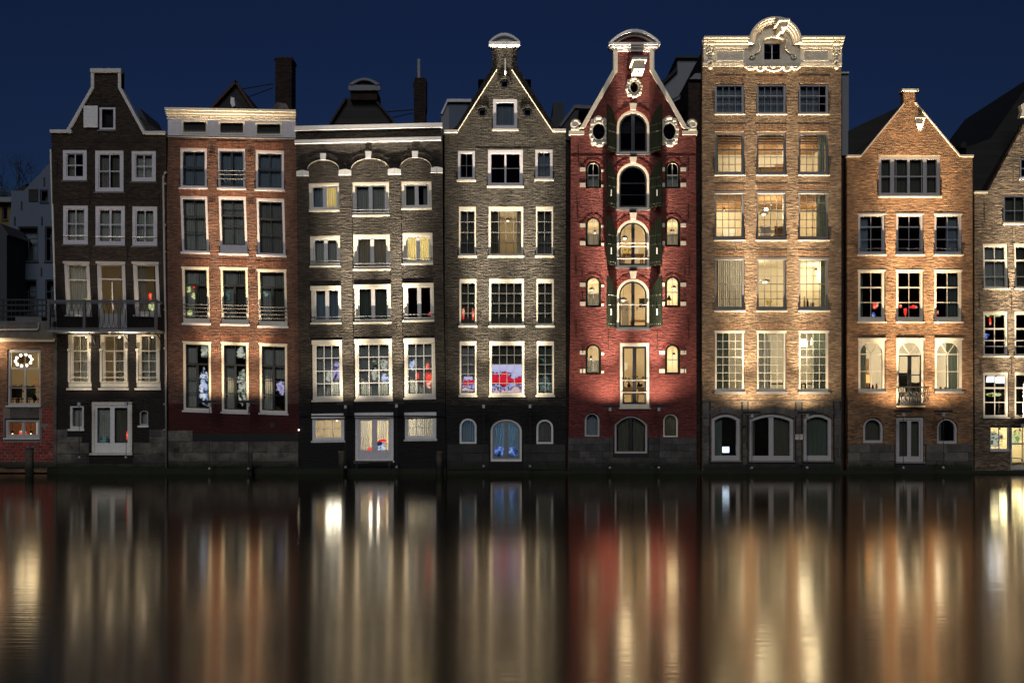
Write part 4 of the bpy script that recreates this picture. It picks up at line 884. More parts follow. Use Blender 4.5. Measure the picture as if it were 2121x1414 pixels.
arc = [(1260.5 + 105 * i / 22, 93 - 27.5 * math.sin(math.pi * i / 22) ** 0.85) for i in range(23)]; ar2 = [(1313 + (x - 1313) * 0.88, 93 + (y - 93) * 0.76) for x, y in arc]; ar3 = [(1313 + (x - 1313) * 0.70, 93 + (y - 93) * 0.58) for x, y in arc]
pprism(arc + ar2[::-1], -0.30, 0.36).build('pediment_arch', M['white'], H.root); pprism(ar2 + ar3[::-1], -0.16, 0.30).build('pediment_moulding', M['cream'], H.root); pprism(ar3, -0.02, 0.30).build('tympanum', M['b_red'], H.root)
# hoist box under a little hood
hb = MB().box(X(1307), X(1329), -1.1, -0.0, Z(160), Z(143)).build('hoist_beam', M['cream'], H.root)
MB().box(X(1303), X(1333), -1.2, -0.0, Z(142.9), Z(138)).build('hood', M['cream'], hb); MB().box(X(1306), X(1330), -1.15, -0.0, Z(137.9), Z(134)).build('hood_top', M['lead'], hb)
MB().box(X(1317), X(1319), -0.95, -0.85, Z(165), Z(160.1)).build('hook', M['iron'], hb)
addbox(MB(), 1183, 323.5, 1441, 325, -0.012, 0.01).build('string_course', M['b_red'], H.root)
anchors(H, [(1193, 530), (1427, 530), (1193, 661), (1426.5, 661), (1260, 684), (1361, 684), (1262, 556), (1361, 556), (1198, 300), (1425, 325), (1197, 418), (1425, 420)], 40, 'green')
anchors(H, [(1207, 560), (1207, 604), (1417, 560), (1417, 604), (1207, 715), (1417, 715), (1207, 758), (1417, 758)], 16, 'iron')
bed(H, 1177, 906, 1442, 974, ((1273, 1341, 938.6),))
blocks(H, 1177, 906, 1442, 972, 24, 13.5, 'bluestone', avoid=((1270, 850, 1344, 942),), jit=0.12, proud=0.018)
room(H, 1200, 225, 1425, 325, 'roomdark'); room(H, 1290, 160, 1335, 222, 'roomdark'); room(H, 1186, 328, 1438, 438, 'roomdark')
room(H, 1186, 443, 1438, 560, 'room', backmat='roomwhite'); room(H, 1186, 566, 1438, 688, 'room'); room(H, 1186, 703, 1438, 848, 'room'); room(H, 1186, 850, 1438, 945, 'roomdark')
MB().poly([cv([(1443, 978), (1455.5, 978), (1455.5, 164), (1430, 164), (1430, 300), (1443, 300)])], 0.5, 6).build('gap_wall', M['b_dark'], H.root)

# ================================================================== H6: buff mansion with white arched cornice
H = House('tall buff brick mansion with a carved cream cornice arching over its attic window', 1600)
H6 = H
K = dict(fr='greyp', cw=4, ct=5, cb=4.5, sw=0.6, bar=1.0)
XS = ((1481, 1541.5), (1567.8, 1628), (1654.8, 1716))
for i, (x0, x1) in enumerate(XS):
    win(H, x0, 173, x1, 236, cols=(.25, .5, .75), rows=(.36, .68), heavy=(0,), cur=((0, 1, 'c_blue'),) if i < 2 else ((0, .75, 'c_blue'),), sill='cream', sh=2.5, **dict(K, fr='lgrey'))
    win(H, x0, 273, x1, 362, cols=(.25, .5, .75), rows=(.20, .40, .60, .80), heavy=(1,), cur=(((0, .12, 'c_green'),), (), ((.72, 1, 'c_green'),))[i], sill='cream', sh=2.5, **dict(K, fr='greyp', cb=7))
    win(H, x0 - .5, 396, x1, 497, cols=(.25, .5, .75), rows=(.20, .40, .60, .80), heavy=(1,), cur=((), (), ((.68, 1, 'c_green'),))[i], sill='cream', sh=2.5, head=5, **dict(K, cb=8))
    win(H, x0, 533, x1 + .5, 643, cols=(.25, .5, .75), rows=(.17, .34, .51, .67, .83), heavy=(2,), cur=(((0, .12, 'c_dark'), (.14, 1, 'c_white')), (), ((.82, 1, 'c_green'),))[i], sill='cream', sh=3, head=5, **dict(K, cb=8))
    win(H, x0, 684, x1 + .5, 811, cols=(.25, .5, .75), rows=(.143, .286, .43, .571, .714, .857), heavy=(2,), cur=(((0, .5, 'c_green'),), ((0, .45, 'c_grey'),), ((.5, 1, 'c_green'),))[i], sill='greyp', sh=5, head=5, **dict(K, cb=6, fr='cream'))
for x0, x1, cs in ((1474, 1533, ((0, .38, 'c_green'),)), (1664.6, 1723, ((0, 1, 'c_green'),))):
    win(H, x0, 856, x1, 953, top='seg', rise=10, fr='lgrey', cw=6.5, ct=7, cb=9, sw=.8, cur=cs, sill='greyp', sh=3)
win(H, 1552.7, 856, 1644, 953.5, top='seg', rise=11, fr='lgrey', cw=6.5, ct=7, cb=9, sw=.8, mull=10, cur=((.0, .1, 'c_dark'), (.55, 1, 'c_dark')), sill='greyp', sh=3)
# attic dormer window (hole in the frieze and in the wall)
win(H, 1575.5, 84, 1622, 128, fr='cream', cw=6, ct=8, cb=3, sash='white', sw=1, cols=(.5,), bar=2, sill=None, rec=-0.06)
arcO = [(1601.5 + 54.5 * math.cos(math.pi * i / 26), 94 - 53 * math.sin(math.pi * i / 26)) for i in range(27)]
H.wall([(1455, 978), (1742.5, 978), (1742.5, 100), (1655.5, 100)] + [(x, min(y, 100)) for x, y in arcO][1:-1] + [(1548, 100), (1455, 100)], 'b_buff')
H.holes = [H.holes[-1]]
fr_ = [(1457, 131), (1743, 131), (1743, 96), (1654, 96)] + [(1601.5 + (x - 1601.5) * 0.93, 94 + (y - 94) * 0.93) for x, y in arcO][1:-1] + [(1549, 96), (1457, 96)]
pprism(fr_, -0.055, -0.003, H.holes).build('frieze', M['cream'], H.root)
H.body([(1456, 978), (1741, 978), (1741, 105), (1456, 105)], 'b_dark')
MB().box(X(1456), X(1741), 0.302, 9, Z(105), Z(103)).build('roof', M['lead'], H.root)
for k, (y0, y1, pr) in enumerate(((82, 86, .42), (86, 90.5, .34), (90.5, 95, .24), (95, 102, .13))):
    e = pr * 9
    addbox(MB(), 1457.5 - e * .6, y0, 1549 + 2 - k * 1.2, y1, -pr, 0.30).build('cornice', M['cream'], H.root)
    addbox(MB(), 1652 + k * 1.2, y0, 1742 + e * .6, y1, -pr, 0.30).build('cornice', M['cream'], H.root)
for k, (f0, f1, pr) in enumerate(((1.0, 0.92, .42), (0.92, 0.85, .34), (0.85, 0.78, .22), (0.78, 0.72, .12))):
    a = [(1601.5 + (x - 1601.5) * f0, 95 + (y - 94) * f0) for x, y in arcO]; b = [(1601.5 + (x - 1601.5) * f1, 95 + (y - 94) * f1) for x, y in arcO]
    pprism(a + b[::-1], -pr - .003, 0.30).build('arch_moulding', M['cream'], H.root)
for y0, y1, pr in ((130.5, 133.5, .062), (133.5, 136, .05), (136, 138.5, .035)): addbox(MB(), 1456 - pr * 6, y0, 1743 + pr * 6, y1, -pr, 0.001).build('lower_cornice', M['cream'], H.root)
for x0, x1 in ((1482, 1541), (1662, 1716)):
    pprism(rect(x0, 104.5, x1, 128), -0.085, -0.05, [rect(x0 + 2.5, 107, x1 - 2.5, 125.5)]).build('panel_frame', M['cream'], H.root)
for cx_ in (1470, 1730.5):
    c_ = MB()
    c_.box(X(cx_ - 7), X(cx_ + 7), -0.30, -0.05, Z(98), Z(91))
    for k, (yy, rr) in enumerate(((102, .15), (109, .10), (116, .08), (123, .09), (129, .11))): c_.ball((X(cx_), -0.12, Z(yy)), rr, 0.10, rr * 0.9, n=10, m=6, lump=0.15)
    for s_ in (-1, 1):
        for yy in (100, 106, 112): c_.ball((X(cx_ + s_ * 6), -0.12, Z(yy)), 0.05, 0.08, 0.06, n=8, m=5)
    c_.build('console', M['cream'], H.root, smooth=True)
    MB().ball((X(cx_), -0.14, Z(142)), 0.10, 0.09, 0.09, n=10, m=6, lump=0.1).build('console_drop', M['cream'], H.root, smooth=True)
fs_ = MB()
for a, b, dip in ((1543, 1566, 5), (1564, 1584, 8), (1580, 1622, 9), (1619, 1638, 8), (1636, 1655, 5)):
    for k in range(9):
        t = k / 8; xx = a + (b - a) * t; yy = 140 + dip * math.sin(math.pi * t); fs_.ball((X(xx), -0.10, Z(yy)), 0.05 + 0.03 * math.sin(math.pi * t), 0.07, 0.055, n=8, m=5, lump=0.25)
for xx in (1565, 1581, 1600, 1620, 1637): fs_.ball((X(xx), -0.14, Z(141)), 0.09, 0.09, 0.07, n=10, m=5, lump=0.2)
fs_.build('festoon', M['cream'], H.root, smooth=True)
for s_ in (-1, 1):
    cvg = MB(); cx_ = 1600
    pts = [(X(cx_ + s_ * d), -0.09, Z(y)) for d, y in ((27, 84), (28, 92), (26, 100), (30, 108), (38, 113), (45, 116), (47, 122), (42, 124), (37, 120))]
    cvg.tube(pts, [.04, .05, .05, .06, .06, .05, .05, .04, .03], 7); cvg.ball((X(cx_ + s_ * 40), -0.09, Z(120)), .08, .05, .08, n=8, m=5, lump=.2); cvg.ball((X(cx_ + s_ * 28), -0.09, Z(104)), .07, .05, .09, n=8, m=5, lump=.2)
    cvg.build('scroll', M['cream'], H.root, smooth=True)
hd_ = [(1600 + 20 * math.cos(math.pi * i / 12), 84 - 7 * math.sin(math.pi * i / 12)) for i in range(13)]; hd2 = [(x, y + 4) for x, y in hd_]
pprism(hd_ + hd2[::-1], -0.22, -0.04).build('window_hood', M['cream'], H.root)
hb = MB().box(X(1606), X(1619), -1.0, -0.0, Z(74), Z(63)).build('hoist_beam', M['cream'], H.root)
MB().box(X(1600), X(1622), -1.15, 0.0, Z(62.9), Z(59)).build('hood', M['cream'], hb); MB().box(X(1604), X(1608), -0.95, -0.0, Z(82), Z(74.1)).build('hood_bracket', M['cream'], hb)
for x0, x1 in XS:
    for y in (171.5, 271.5, 394.5, 531.5, 682.5): soldier(H, x0, x1, y, 14, 'b_buff_v')
addbox(MB(), 1455, 829, 1743, 831.5, -0.045, 0.01).build('string_course', M['greystone'], H.root)
def vouss(x0, x1, y, rise, w, n):
    xc = (x0 + x1) / 2; hw = (x1 - x0) / 2
    for i in range(n):
        pl = []
        for u, r in ((i / n, 0), ((i + 1) / n, 0), ((i + 1) / n, w), (i / n, w)):
            q = -1 + 2 * u; x = xc + hw * q * (1 + r * 0.012) * 0.998; pl.append((x + (0.3 if u == i / n else -0.3), y + rise * q * q - r - 0.6))
        pprism(pl, -0.028, 0.01).build('arch_stone', M['greystone'], H.root)
for (x0, x1, r) in ((1474, 1533, 10), (1552.7, 1644, 11), (1664.6, 1723, 10)): vouss(x0 - 1, x1 + 1, 855, r, 13, 6 if r == 10 else 9)
bed(H, 1456, 832, 1742, 974, ((1472, 1535, 956.5), (1550.5, 1646, 957), (1662.5, 1725, 956.5)))
blocks(H, 1456, 832, 1742, 972, 26, 16, 'greystone', avoid=((1469, 840, 1538, 958), (1548, 839, 1649, 958), (1660, 840, 1728, 958)), jit=0.08, proud=0.014)
sg = addbox(MB(), 1647, 899, 1654, 910, -0.05, -0.032).build('notice_plate', M['cream'], H.root); addbox(MB(), 1655.3, 899, 1662.4, 910, -0.05, -0.032).build('notice_plate', M['cream'], H.root)
for b in (1647, 1655.3):
    for k, (a, c) in enumerate(((1.2, 5.5), (1.2, 4.5), (2.5, 3.6), (2.5, 3.6))): addbox(MB(), b + a, 901 + k * 1.8, b + c, 901.7 + k * 1.8, -0.053, -0.0505).build('notice_text', M['greyp'], H.root)
room(H, 1565, 75, 1635, 130, 'roomdark'); room(H, 1460, 165, 1738, 245, 'roomdark')
for y0, y1 in ((268, 372), (391, 506)): room(H, 1460, y0, 1738, y1, 'room', beams=True)
room(H, 1460, 528, 1738, 655, 'room'); room(H, 1460, 678, 1738, 822, 'roomwhite'); room(H, 1460, 850, 1738, 957, 'roomdark')
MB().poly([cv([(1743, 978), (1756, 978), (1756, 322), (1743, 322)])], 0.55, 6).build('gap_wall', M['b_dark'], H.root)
MB().poly([cv([(1744, 322), (1758, 322), (1758, 150), (1744, 150)], 1.5)], 1.5, 7).build('rear_wing', M['whiterender'], H.root)
MB().poly([cv([(1742, 152), (1759, 152), (1759, 149), (1742, 149)], 1.4)], 1.4, 7.1).build('rear_wing_coping', M['offwhite'], H.root)

# ================================================================== H7: amber brick gabled house
H = House('amber brick house with a plain pointed gable, chimney stub and white angled hoist beam', 1885)
H7 = H
K = dict(fr='cream', cw=5, ct=5.5, cb=5, sw=1.2, bar=1.2)
w = win(H, 1820, 322, 1948, 406.5, **dict(K, fr='lgrey', cw=6, ct=7.5, cb=7), cols=(.235, .27, .49, .51, .735, .765), rows=(.5,), heavy=(0,), panes=True, cur=((0, .22, 'c_dark'), (.28, .72, 'c_dark'), (.78, 1, 'c_dark')), sill='cream', sh=2.5)
for x0, x1 in ((1845, 1853), (1880.5, 1886), (1913, 1921)): addbox(MB(), x0, 329.6, x1, 399.4, 0.075, 0.17).build('mullion', M['lgrey'], w)
XS = ((1777.5, 1833.7), (1856.3, 1913), (1935.5, 1992.5))
cu = (((0, .42, 'c_blue'),), (), ((.5, 1, 'c_blue'),))
for i, (x0, x1) in enumerate(XS):
    win(H, x0, 441, x1, 527, cols=(.5,), rows=(.30, .66), heavy=(0,), cur=cu[i], rails=(.86,), sill='cream', sh=3, head=4, **dict(K, fr='lgrey', cb=6))
    win(H, x0, 558, x1, 666, cols=(.5,), rows=(.33, .67), heavy=(0,), cur=(((0, .2, 'c_green'),), (), ((.5, 1, 'c_green'),))[i], sill='cream', sh=3, head=4, **dict(K, cb=9))
# ground-floor row: arched glass inside a square white board
for i, (x0, x1, y1) in enumerate(((1778, 1834, 810), (1857, 1914.5, 840), (1936.5, 1993.5, 810))):
    H.holes.append(rect(x0, 700, x1, y1)); a, b = x0 + 5, x1 - 5; hw = (b - a) / 2; xc = (a + b) / 2; ysp = 709 + hw
    archl = loop(a, 708, b, y1 - 5, 'round', hw, 18)
    w = pprism(rect(x0 + .05, 700.05, x1 - .05, y1 - .05), 0.06, 0.19, [archl]).build('window' if i != 1 else 'door', M['cream'], H.root)
    addbox(MB(), x0 - 1, 700, x1 + 1, 704, -0.045, 0.058).build('head_board', M['cream'], w)
    sb = MB()
    for q in (-0.55, 0.55): sb.poly([cv([(xc - 1, ysp), (xc + 1, ysp), (xc + hw * q * 1.05 + 1, ysp - hw * 0.82), (xc + hw * q * 1.05 - 1, ysp - hw * 0.82)])], 0.10, 0.145)
    addbox(sb, a, ysp - .2, b, ysp + 2, 0.095, 0.15)
    if i != 1:
        addbox(sb, xc - 1, ysp + 2, xc + 1, y1 - 5, 0.105, 0.142); addbox(sb, a, ysp + 36, b, ysp + 37.3, 0.106, 0.14)
        addbox(MB(), x0 - 2, y1 + .1, x1 + 2, y1 + 4.5, -0.09, 0.12).build('sill', M['greyp'], w)
    sb.build('sash', M['cream'], w)
    segs = [(xc, ysp)]; angs = [0, math.acos(.5), math.pi - math.acos(.5), math.pi]
    for s0, s1 in zip(angs[:-1], angs[1:]):
        pprism([(xc, ysp - .3)] + [(xc + hw * .99 * math.cos(s0 + (s1 - s0) * k / 6), ysp - .3 - (hw - .5) * .99 * math.sin(s0 + (s1 - s0) * k / 6)) for k in range(7)], 0.122, 0.13).build('pane', M['glass'], w)
    if i != 1:
        for (p, q, r_, t_) in ((a, ysp + 2, xc - 1, ysp + 36), (xc + 1, ysp + 2, b, ysp + 36), (a, ysp + 37.3, xc - 1, y1 - 5), (xc + 1, ysp + 37.3, b, y1 - 5)): addbox(MB(), p + .05, q, r_ - .05, t_, 0.122, 0.13).build('pane', M['glass'], w)
        if i == 0: curtain(w, a, xc - 6, 709, y1 - 5, 0.38, 'c_green', ID)
        else: curtain(w, xc + 2, b + 3, 709, y1 - 5, 0.38, 'c_green', ID)
    else:
        d = MB(); addbox(d, a, ysp + 2.2, a + 2.5, y1 - 3, 0.10, 0.15); addbox(d, b - 2.5, ysp + 2.2, b, y1 - 3, 0.10, 0.15); addbox(d, a, ysp + 2.2, b, ysp + 5, 0.10, 0.151); addbox(d, xc - 4, ysp + 5, xc + 4, y1 - 3, 0.098, 0.152); addbox(d, a, 775, b, 777, 0.104, 0.148); addbox(d, a, 812, b, y1 - 3, 0.106, 0.146)
        d.build('door_leaf', M['black'], w)
        for (p, q) in ((a + 2.5, xc - 4), (xc + 4, b - 2.5)):
            addbox(MB(), p, ysp + 5, q, 775, 0.122, 0.13).build('pane', M['glass'], w); addbox(MB(), p, 777, q, 812, 0.122, 0.13).build('pane', M['glass'], w)
        addbox(MB(), x0 - 1, y1, x1 + 1, y1 + 3, -0.06, 0.12).build('sill', M['cream'], w)
# French balcony of wrought iron
bal = MB().box(X(1857), X(1917), -0.36, -0.33, Z(803.5), Z(800.5)).build('balconet', M['iron'], H.root)
for x in (1857, 1917): MB().box(X(x) - .015, X(x) + .015, -0.33, 0, Z(803), Z(801)).build('side_rail', M['iron'], bal)
MB().box(X(1858), X(1916), -0.34, 0.02, Z(839), Z(836.5)).build('floor', M['iron'], bal)
for k in range(19):
    xx = 1858 + k * 58 / 18; b_ = 0.06 * math.sin(k * 1.3)
    MB().tube([(X(xx), -0.35, Z(803)), (X(xx + 1), -0.42 + b_, Z(812)), (X(xx - 1.2), -0.46 - b_, Z(822)), (X(xx + .8), -0.42, Z(831)), (X(xx), -0.33, Z(838))], 0.014, 5).build('baluster', M['iron'], bal)
for k in range(8):
    xx = 1862 + k * 7; c_ = [(X(xx + 3 * math.cos(t)), -0.46, Z(820 + (7 if k % 2 else -4) + 5 * math.sin(t))) for t in [j * 0.8 for j in range(8)]]
    MB().tube(c_, 0.014, 5, closed=True).build('scroll', M['iron'], bal)
win(H, 1788, 864.4, 1829.5, 917, top='round', fr='lgrey', cw=4.5, ct=4.5, cb=5, sash='greyp', sw=1, cur=((0, 1, 'c_dark'),), sill=None)
win(H, 1941, 865.4, 1983, 918.5, top='round', fr='lgrey', cw=4.5, ct=4.5, cb=5, sash='greyp', sw=1, cur=((0, .3, 'c_green'),), sill=None)
win(H, 1856.3, 863, 1913.3, 956, fr='lgrey', cw=5, ct=6, cb=4, sash='lgrey', sw=3.2, mull=8, kick=4, cur=((0, 1, 'c_dark'),), sill='greyp', sh=3, name='door', label='grey-white pair of glazed doors between two small arched windows')
for x0, x1 in ((1788, 1829.5), (1941, 1983)): arch_ring(H, x0, x1, 864.4 + 20.7, 20.7, 9, 'b_amber', 18)
H.wall([(1756, 978), (2016, 978), (2014, 324), (1990, 322), (1898, 212), (1896, 190), (1871, 190), (1870, 216), (1781, 324), (1755.5, 324)], 'b_amber')
H.body([(1757, 978), (2015, 978), (2013, 328), (1885, 230), (1757, 328)], 'b_dark')
MB().poly([cv([(1757, 328), (2013, 328), (1885, 222)])], 0.33, 10).build('roof', M['slate'], H.root)
MB().poly([cv([(1757, 322), (1800, 322), (1872, 214), (1855, 225), (1790, 255), (1757, 271)], 1.5)], 1.5, 9).build('side_roof', M['slate'], H.root)
for p in ([(1781, 324), (1871, 215)], [(1896.5, 212), (1990, 324)]): pprism(offset_line(p, 2.5), -0.06, 0.3).build('gable_coping', M['cream'], H.root)
addbox(MB(), 1754.5, 321.5, 1781, 326, -0.08, 0.31).build('shoulder_coping', M['cream'], H.root); addbox(MB(), 1989.5, 321.5, 2015.5, 326, -0.08, 0.31).build('shoulder_coping', M['cream'], H.root)
addbox(MB(), 1867.5, 185.5, 1901.5, 190, -0.10, 0.4).build('chimney_cap', M['cream'], H.root)
# hoist: a white boxed beam pointing out and to the left
ca = R(-38); o = bpy.data.objects
def rot_box(x, z, w_, d_, h_, mat, nm, parent, Y=0.0):
    mb = MB(); c0, s0 = math.cos(ca), math.sin(ca)
    mb.box(-w_ / 2, w_ / 2, -d_, 0, 0, h_); mb.v = [(x + vx * c0 + vy * -s0 * -1 * -1, Y + vx * s0 * -1 * 0 + vy * c0, z + vz) for vx, vy, vz in mb.v]; return mb.build(nm, M[mat], parent)
hb = MB(); zt, zb = Z(259), Z(270); 
hb.v = [(X(1903), 0, zb), (X(1909), 0, zb), (X(1909), 0, zt), (X(1903), 0, zt), (X(1879), -1.0, zb), (X(1893), -1.0, zb), (X(1893), -1.0, zt), (X(1879), -1.0, zt)]
hb.f = [(0, 1, 2, 3), (4, 5, 6, 7), (0, 1, 5, 4), (2, 3, 7, 6), (0, 3, 7, 4), (1, 2, 6, 5)]
hb = hb.build('hoist_beam', M['cream'], H.root); hd_ = MB(); zt, zb = Z(255), Z(258.8)
hd_.v = [(X(1901), 0, zb), (X(1912), 0, zb), (X(1912), 0, zt), (X(1901), 0, zt), (X(1876), -1.08, zb), (X(1896), -1.08, zb), (X(1896), -1.08, zt), (X(1876), -1.08, zt)]
hd_.f = [(0, 1, 2, 3), (4, 5, 6, 7), (0, 1, 5, 4), (2, 3, 7, 6), (0, 3, 7, 4), (1, 2, 6, 5)]; hd_.build('hood', M['cream'], hb)
bed(H, 1757, 919, 2015, 974, ((1854, 1916, 959.5),))
blocks(H, 1757, 919, 2015, 972, 44, 18, 'greystone', avoid=((1852, 860, 1918, 962),), jit=0.15, proud=0.02)
room(H, 1800, 312, 1970, 420, 'roomdark'); room(H, 1760, 432, 2010, 540, 'roomdark'); room(H, 1760, 550, 2010, 680, 'roomdark'); room(H, 1760, 693, 2010, 846, 'roomwhite'); room(H, 1760, 856, 2010, 960, 'roomdark')
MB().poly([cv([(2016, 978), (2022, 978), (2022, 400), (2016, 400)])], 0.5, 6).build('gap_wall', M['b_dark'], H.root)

# ================================================================== H8: khaki brick house at the right edge
H = House('khaki brick gabled house cut by the right edge, with a lit shop below', 2120)
H8 = H
K = dict(fr='cream', cw=4, ct=5, cb=3.5, sw=1.2, bar=1.6)
win(H, 2112.6, 325, 2150, 369, cols=(.5,), rows=(.5,), **dict(K, fr='mauve'))
win(H, 2078.7, 401, 2170, 462, cols=(.25, .5, .75), rows=(.55,), mull=4, cur=((0, 1, 'c_dark'),), sill='cream', **dict(K, fr='lgrey', ct=6))
for x0 in (2037, 2101.8, 2166):
    win(H, x0, 505, x0 + 51, 597, cols=(.5,), rows=(.34, .75), heavy=(0,), cur=((0, 1, 'c_dark'),) if x0 > 2040 else ((0, 1, 'c_grey'),), sill='cream', sh=2.5, skew=(2, 0), **dict(K, fr='lgrey' if x0 > 3000 else 'cream'))
    win(H, x0, 645, x0 + 51, 737, cols=(.5,), rows=(.36, .66), heavy=(0,), rails=(.78,), sill='cream', sh=3, **K)
    win(H, x0, 770.5, x0 + 52, 864, cols=(.5,), rows=(.32, .68), heavy=(0,), sill='cream', sh=2, **K)
win(H, 2051, 882, 2092.5, 933, cols=(.5,), rows=(.52,), fr='lgrey', cw=2.5, ct=2.5, cb=3, sw=1, bar=1.4, sill='lgrey', sh=2)
win(H, 2093.4, 882, 2148, 972, rows=(.42,), heavy=(0,), cols=(.5,), fr='lgrey', cw=4, ct=3, cb=7, sw=1, bar=1.4, sill=None, name='door', label='shop door with lights behind')
H.wall([(2019, 978), (2220, 978), (2220, 260), (2155, 210), (2125, 250), (2044.5, 400), (2019, 400)], 'b_khaki')
H.body([(2021, 978), (2218, 978), (2218, 300), (2150, 235), (2050, 402), (2021, 402)], 'b_dark')
MB().poly([cv([(2016, 400), (2052, 400), (2125, 262), (2150, 240), (2150, 150), (2121, 188), (2051, 288), (2001.5, 305), (2001, 330), (2012, 402)], 1.5)], 1.5, 9).build('roof', M['slate'], H.root)
pprism([(1989, 306), (2003, 306), (2002, 297), (1998, 293), (1994, 295), (1990, 298)], 4, 5, Y=4).build('chimney', M['slate'], H.root)
pprism([(2113, 243), (2140, 243), (2140, 236), (2126, 232), (2120, 214), (2114, 218), (2116, 230)], -0.06, 0.25).build('gable_scroll', M['cream'], H.root)
addbox(MB(), 2018.5, 396.6, 2044.5, 400.8, -0.08, 0.31).build('shoulder_coping', M['cream'], H.root)
anchors(H, [(2098, 345), (2039, 425), (2096, 475), (2029, 608), (2095, 615), (2030, 745), (2095, 745)], 34)
room(H, 2105, 315, 2200, 385, 'roomdark'); room(H, 2060, 390, 2200, 478, 'roomdark'); room(H, 2024, 497, 2215, 610, 'roomdark'); room(H, 2024, 635, 2215, 750, 'roomdark'); room(H, 2024, 762, 2215, 872, 'roomdark'); room(H, 2040, 878, 2215, 974, 'room')

# ================================================================== H0: low brick bar house at the left edge
H = House('low brick house at the left edge with a flat roof and red block base', 40)
H0 = H
win(H, 15, 723.5, 84, 839.4, fr='lgrey', cw=4.5, ct=5.5, cb=4, sw=1, bar=1.6, cols=(.5,), rows=(.31, .70), heavy=(0,), mull=4, mrow=763, cur=((.86, 1.0, 'c_yellow', 0, .3),), rails=(.66,), sill='offwhite', sh=3)
win(H, 10, 866.5, 82, 906.5, fr='lgrey', cw=6, ct=7, cb=6, sw=1, mull=6, cols=(.5,), sill='offwhite', sh=3)
win(H, -80, 723.5, -20, 839.4, fr='lgrey', cw=4.5, ct=5.5, cb=4, sw=1, bar=1.6, cols=(.5,), rows=(.31, .70))
H.wall([(-140, 978), (118, 978), (118, 700), (-140, 700)], 'b_brown')
H.body([(-139, 978), (117, 978), (117, 700), (-139, 700)], 'b_dark')
addbox(MB(), -140, 843, 113, 968, -0.012, -0.001, ).build('render_coat', M['mortar'], H.root) if False else None
pl = pprism(rect(-140, 845, 113, 966), -0.012, -0.002, [rect(10, 866.5, 82, 906.5)]).build('mortar_bed', M['mortar'], H.root)
blocks(H, -2, 845, 113, 966, 11.5, 6.4, 'redblock', 'brick', avoid=((7, 840, 86, 912), (24, 840, 80, 866)), jit=0.03, proud=0.02, gap=1.0)
addbox(MB(), 22, 841, 80, 866, -0.05, 0.01).build('concrete_lintel', M['plinth'], H.root)
addbox(MB(), -140, 669, 117, 701, -0.35, 0.3).build('eaves_fascia', M['greystone'], H.root)
addbox(MB(), -140, 701, 115, 707.5, -0.22, 0.1).build('eaves_moulding', M['cream'], H.root)
MB().box(X(-140), X(117), -0.3, 9, Z(669), Z(666)).build('roof', M['lead'], H.root)
MB().tube([(X(-140), -0.42, Z(684)), (X(86), -0.42, Z(684)), (X(89), -0.42, Z(681)), (X(89.5), -0.42, Z(670))], 0.035, 7).build('gutter_pipe', M['steel'], H.root)
addbox(MB(), 112, 700, 118.5, 966, -0.06, -0.001).build('corner_strip', M['plinth'], H.root)
blocks(H, -140, 956, 118, 972, 40, 14, 'plinth', proud=0.05)
room(H, -130, 712, 112, 848, 'room', depth=4); room(H, -130, 852, 112, 915, 'roomsalmon', depth=3)
for k in range(18):
    x = -40 + k * 9; MB().box(X(x, 2), X(x + 1, 2), 2.0, 2.05, Z(666, 2), Z(619, 2)).build('terrace_post', M['iron'], H.root)
for y in (619, 630, 642, 654): MB().box(X(-60, 2), X(113, 2), 1.97, 2.08, Z(y + 3.5, 2), Z(y, 2)).build('terrace_rail', M['iron'], H.root)
addbox(MB(), 32, 656, 86, 667, 0.5, 1.2, Y=0.5).build('roof_box', M['lead'], H.root)
# ================================================================== water, bed, quay ledge
def sheet(name, x0, x1, y0, y1, z, mat):
    me = bpy.data.meshes.new(name); me.from_pydata([(x0, y0, z), (x1, y0, z), (x1, y1, z), (x0, y1, z)], [], [(0, 1, 2, 3)]); me.materials.append(mat)
    o = bpy.data.objects.new(name, me); C.objects.link(o); o['kind'] = 'structure'; return o
wm_, nt, b = new_mat('canal_water'); L = nt.links.new
g = N(nt, 'ShaderNodeNewGeometry'); mp = N(nt, 'ShaderNodeVectorMath', operation='MULTIPLY'); mp.inputs[1].default_value = (0.8, 9.0, 1); L(g.outputs['Position'], mp.inputs[0])
no = N(nt, 'ShaderNodeTexNoise'); no.inputs['Scale'].default_value = 1.0; no.inputs['Detail'].default_value = 3; L(mp.outputs[0], no.inputs['Vector'])
bp = N(nt, 'ShaderNodeBump'); bp.inputs['Strength'].default_value = 0.12; bp.inputs['Distance'].default_value = 0.02; L(no.outputs[0], bp.inputs['Height'])
for x in list(nt.nodes):
    if x.type == 'BSDF_PRINCIPLED': nt.nodes.remove(x)
sy_ = N(nt, 'ShaderNodeSeparateXYZ'); L(g.outputs['Position'], sy_.inputs[0]); calm = N(nt, 'ShaderNodeMapRange'); calm.inputs[1].default_value = -4; calm.inputs[2].default_value = -32; calm.inputs[3].default_value = 0.045; calm.inputs[4].default_value = WATER_ROUGH; L(sy_.outputs[1], calm.inputs[0])
gl = N(nt, 'ShaderNodeBsdfGlossy'); L(calm.outputs[0], gl.inputs['Roughness']); gl.inputs['Color'].default_value = (1, 0.92, 0.80, 1); L(bp.outputs[0], gl.inputs['Normal'])
df = N(nt, 'ShaderNodeBsdfDiffuse'); df.inputs[0].default_value = (0.004, 0.005, 0.005, 1)
fr = N(nt, 'ShaderNodeFresnel'); fr.inputs[0].default_value = WATER_IOR
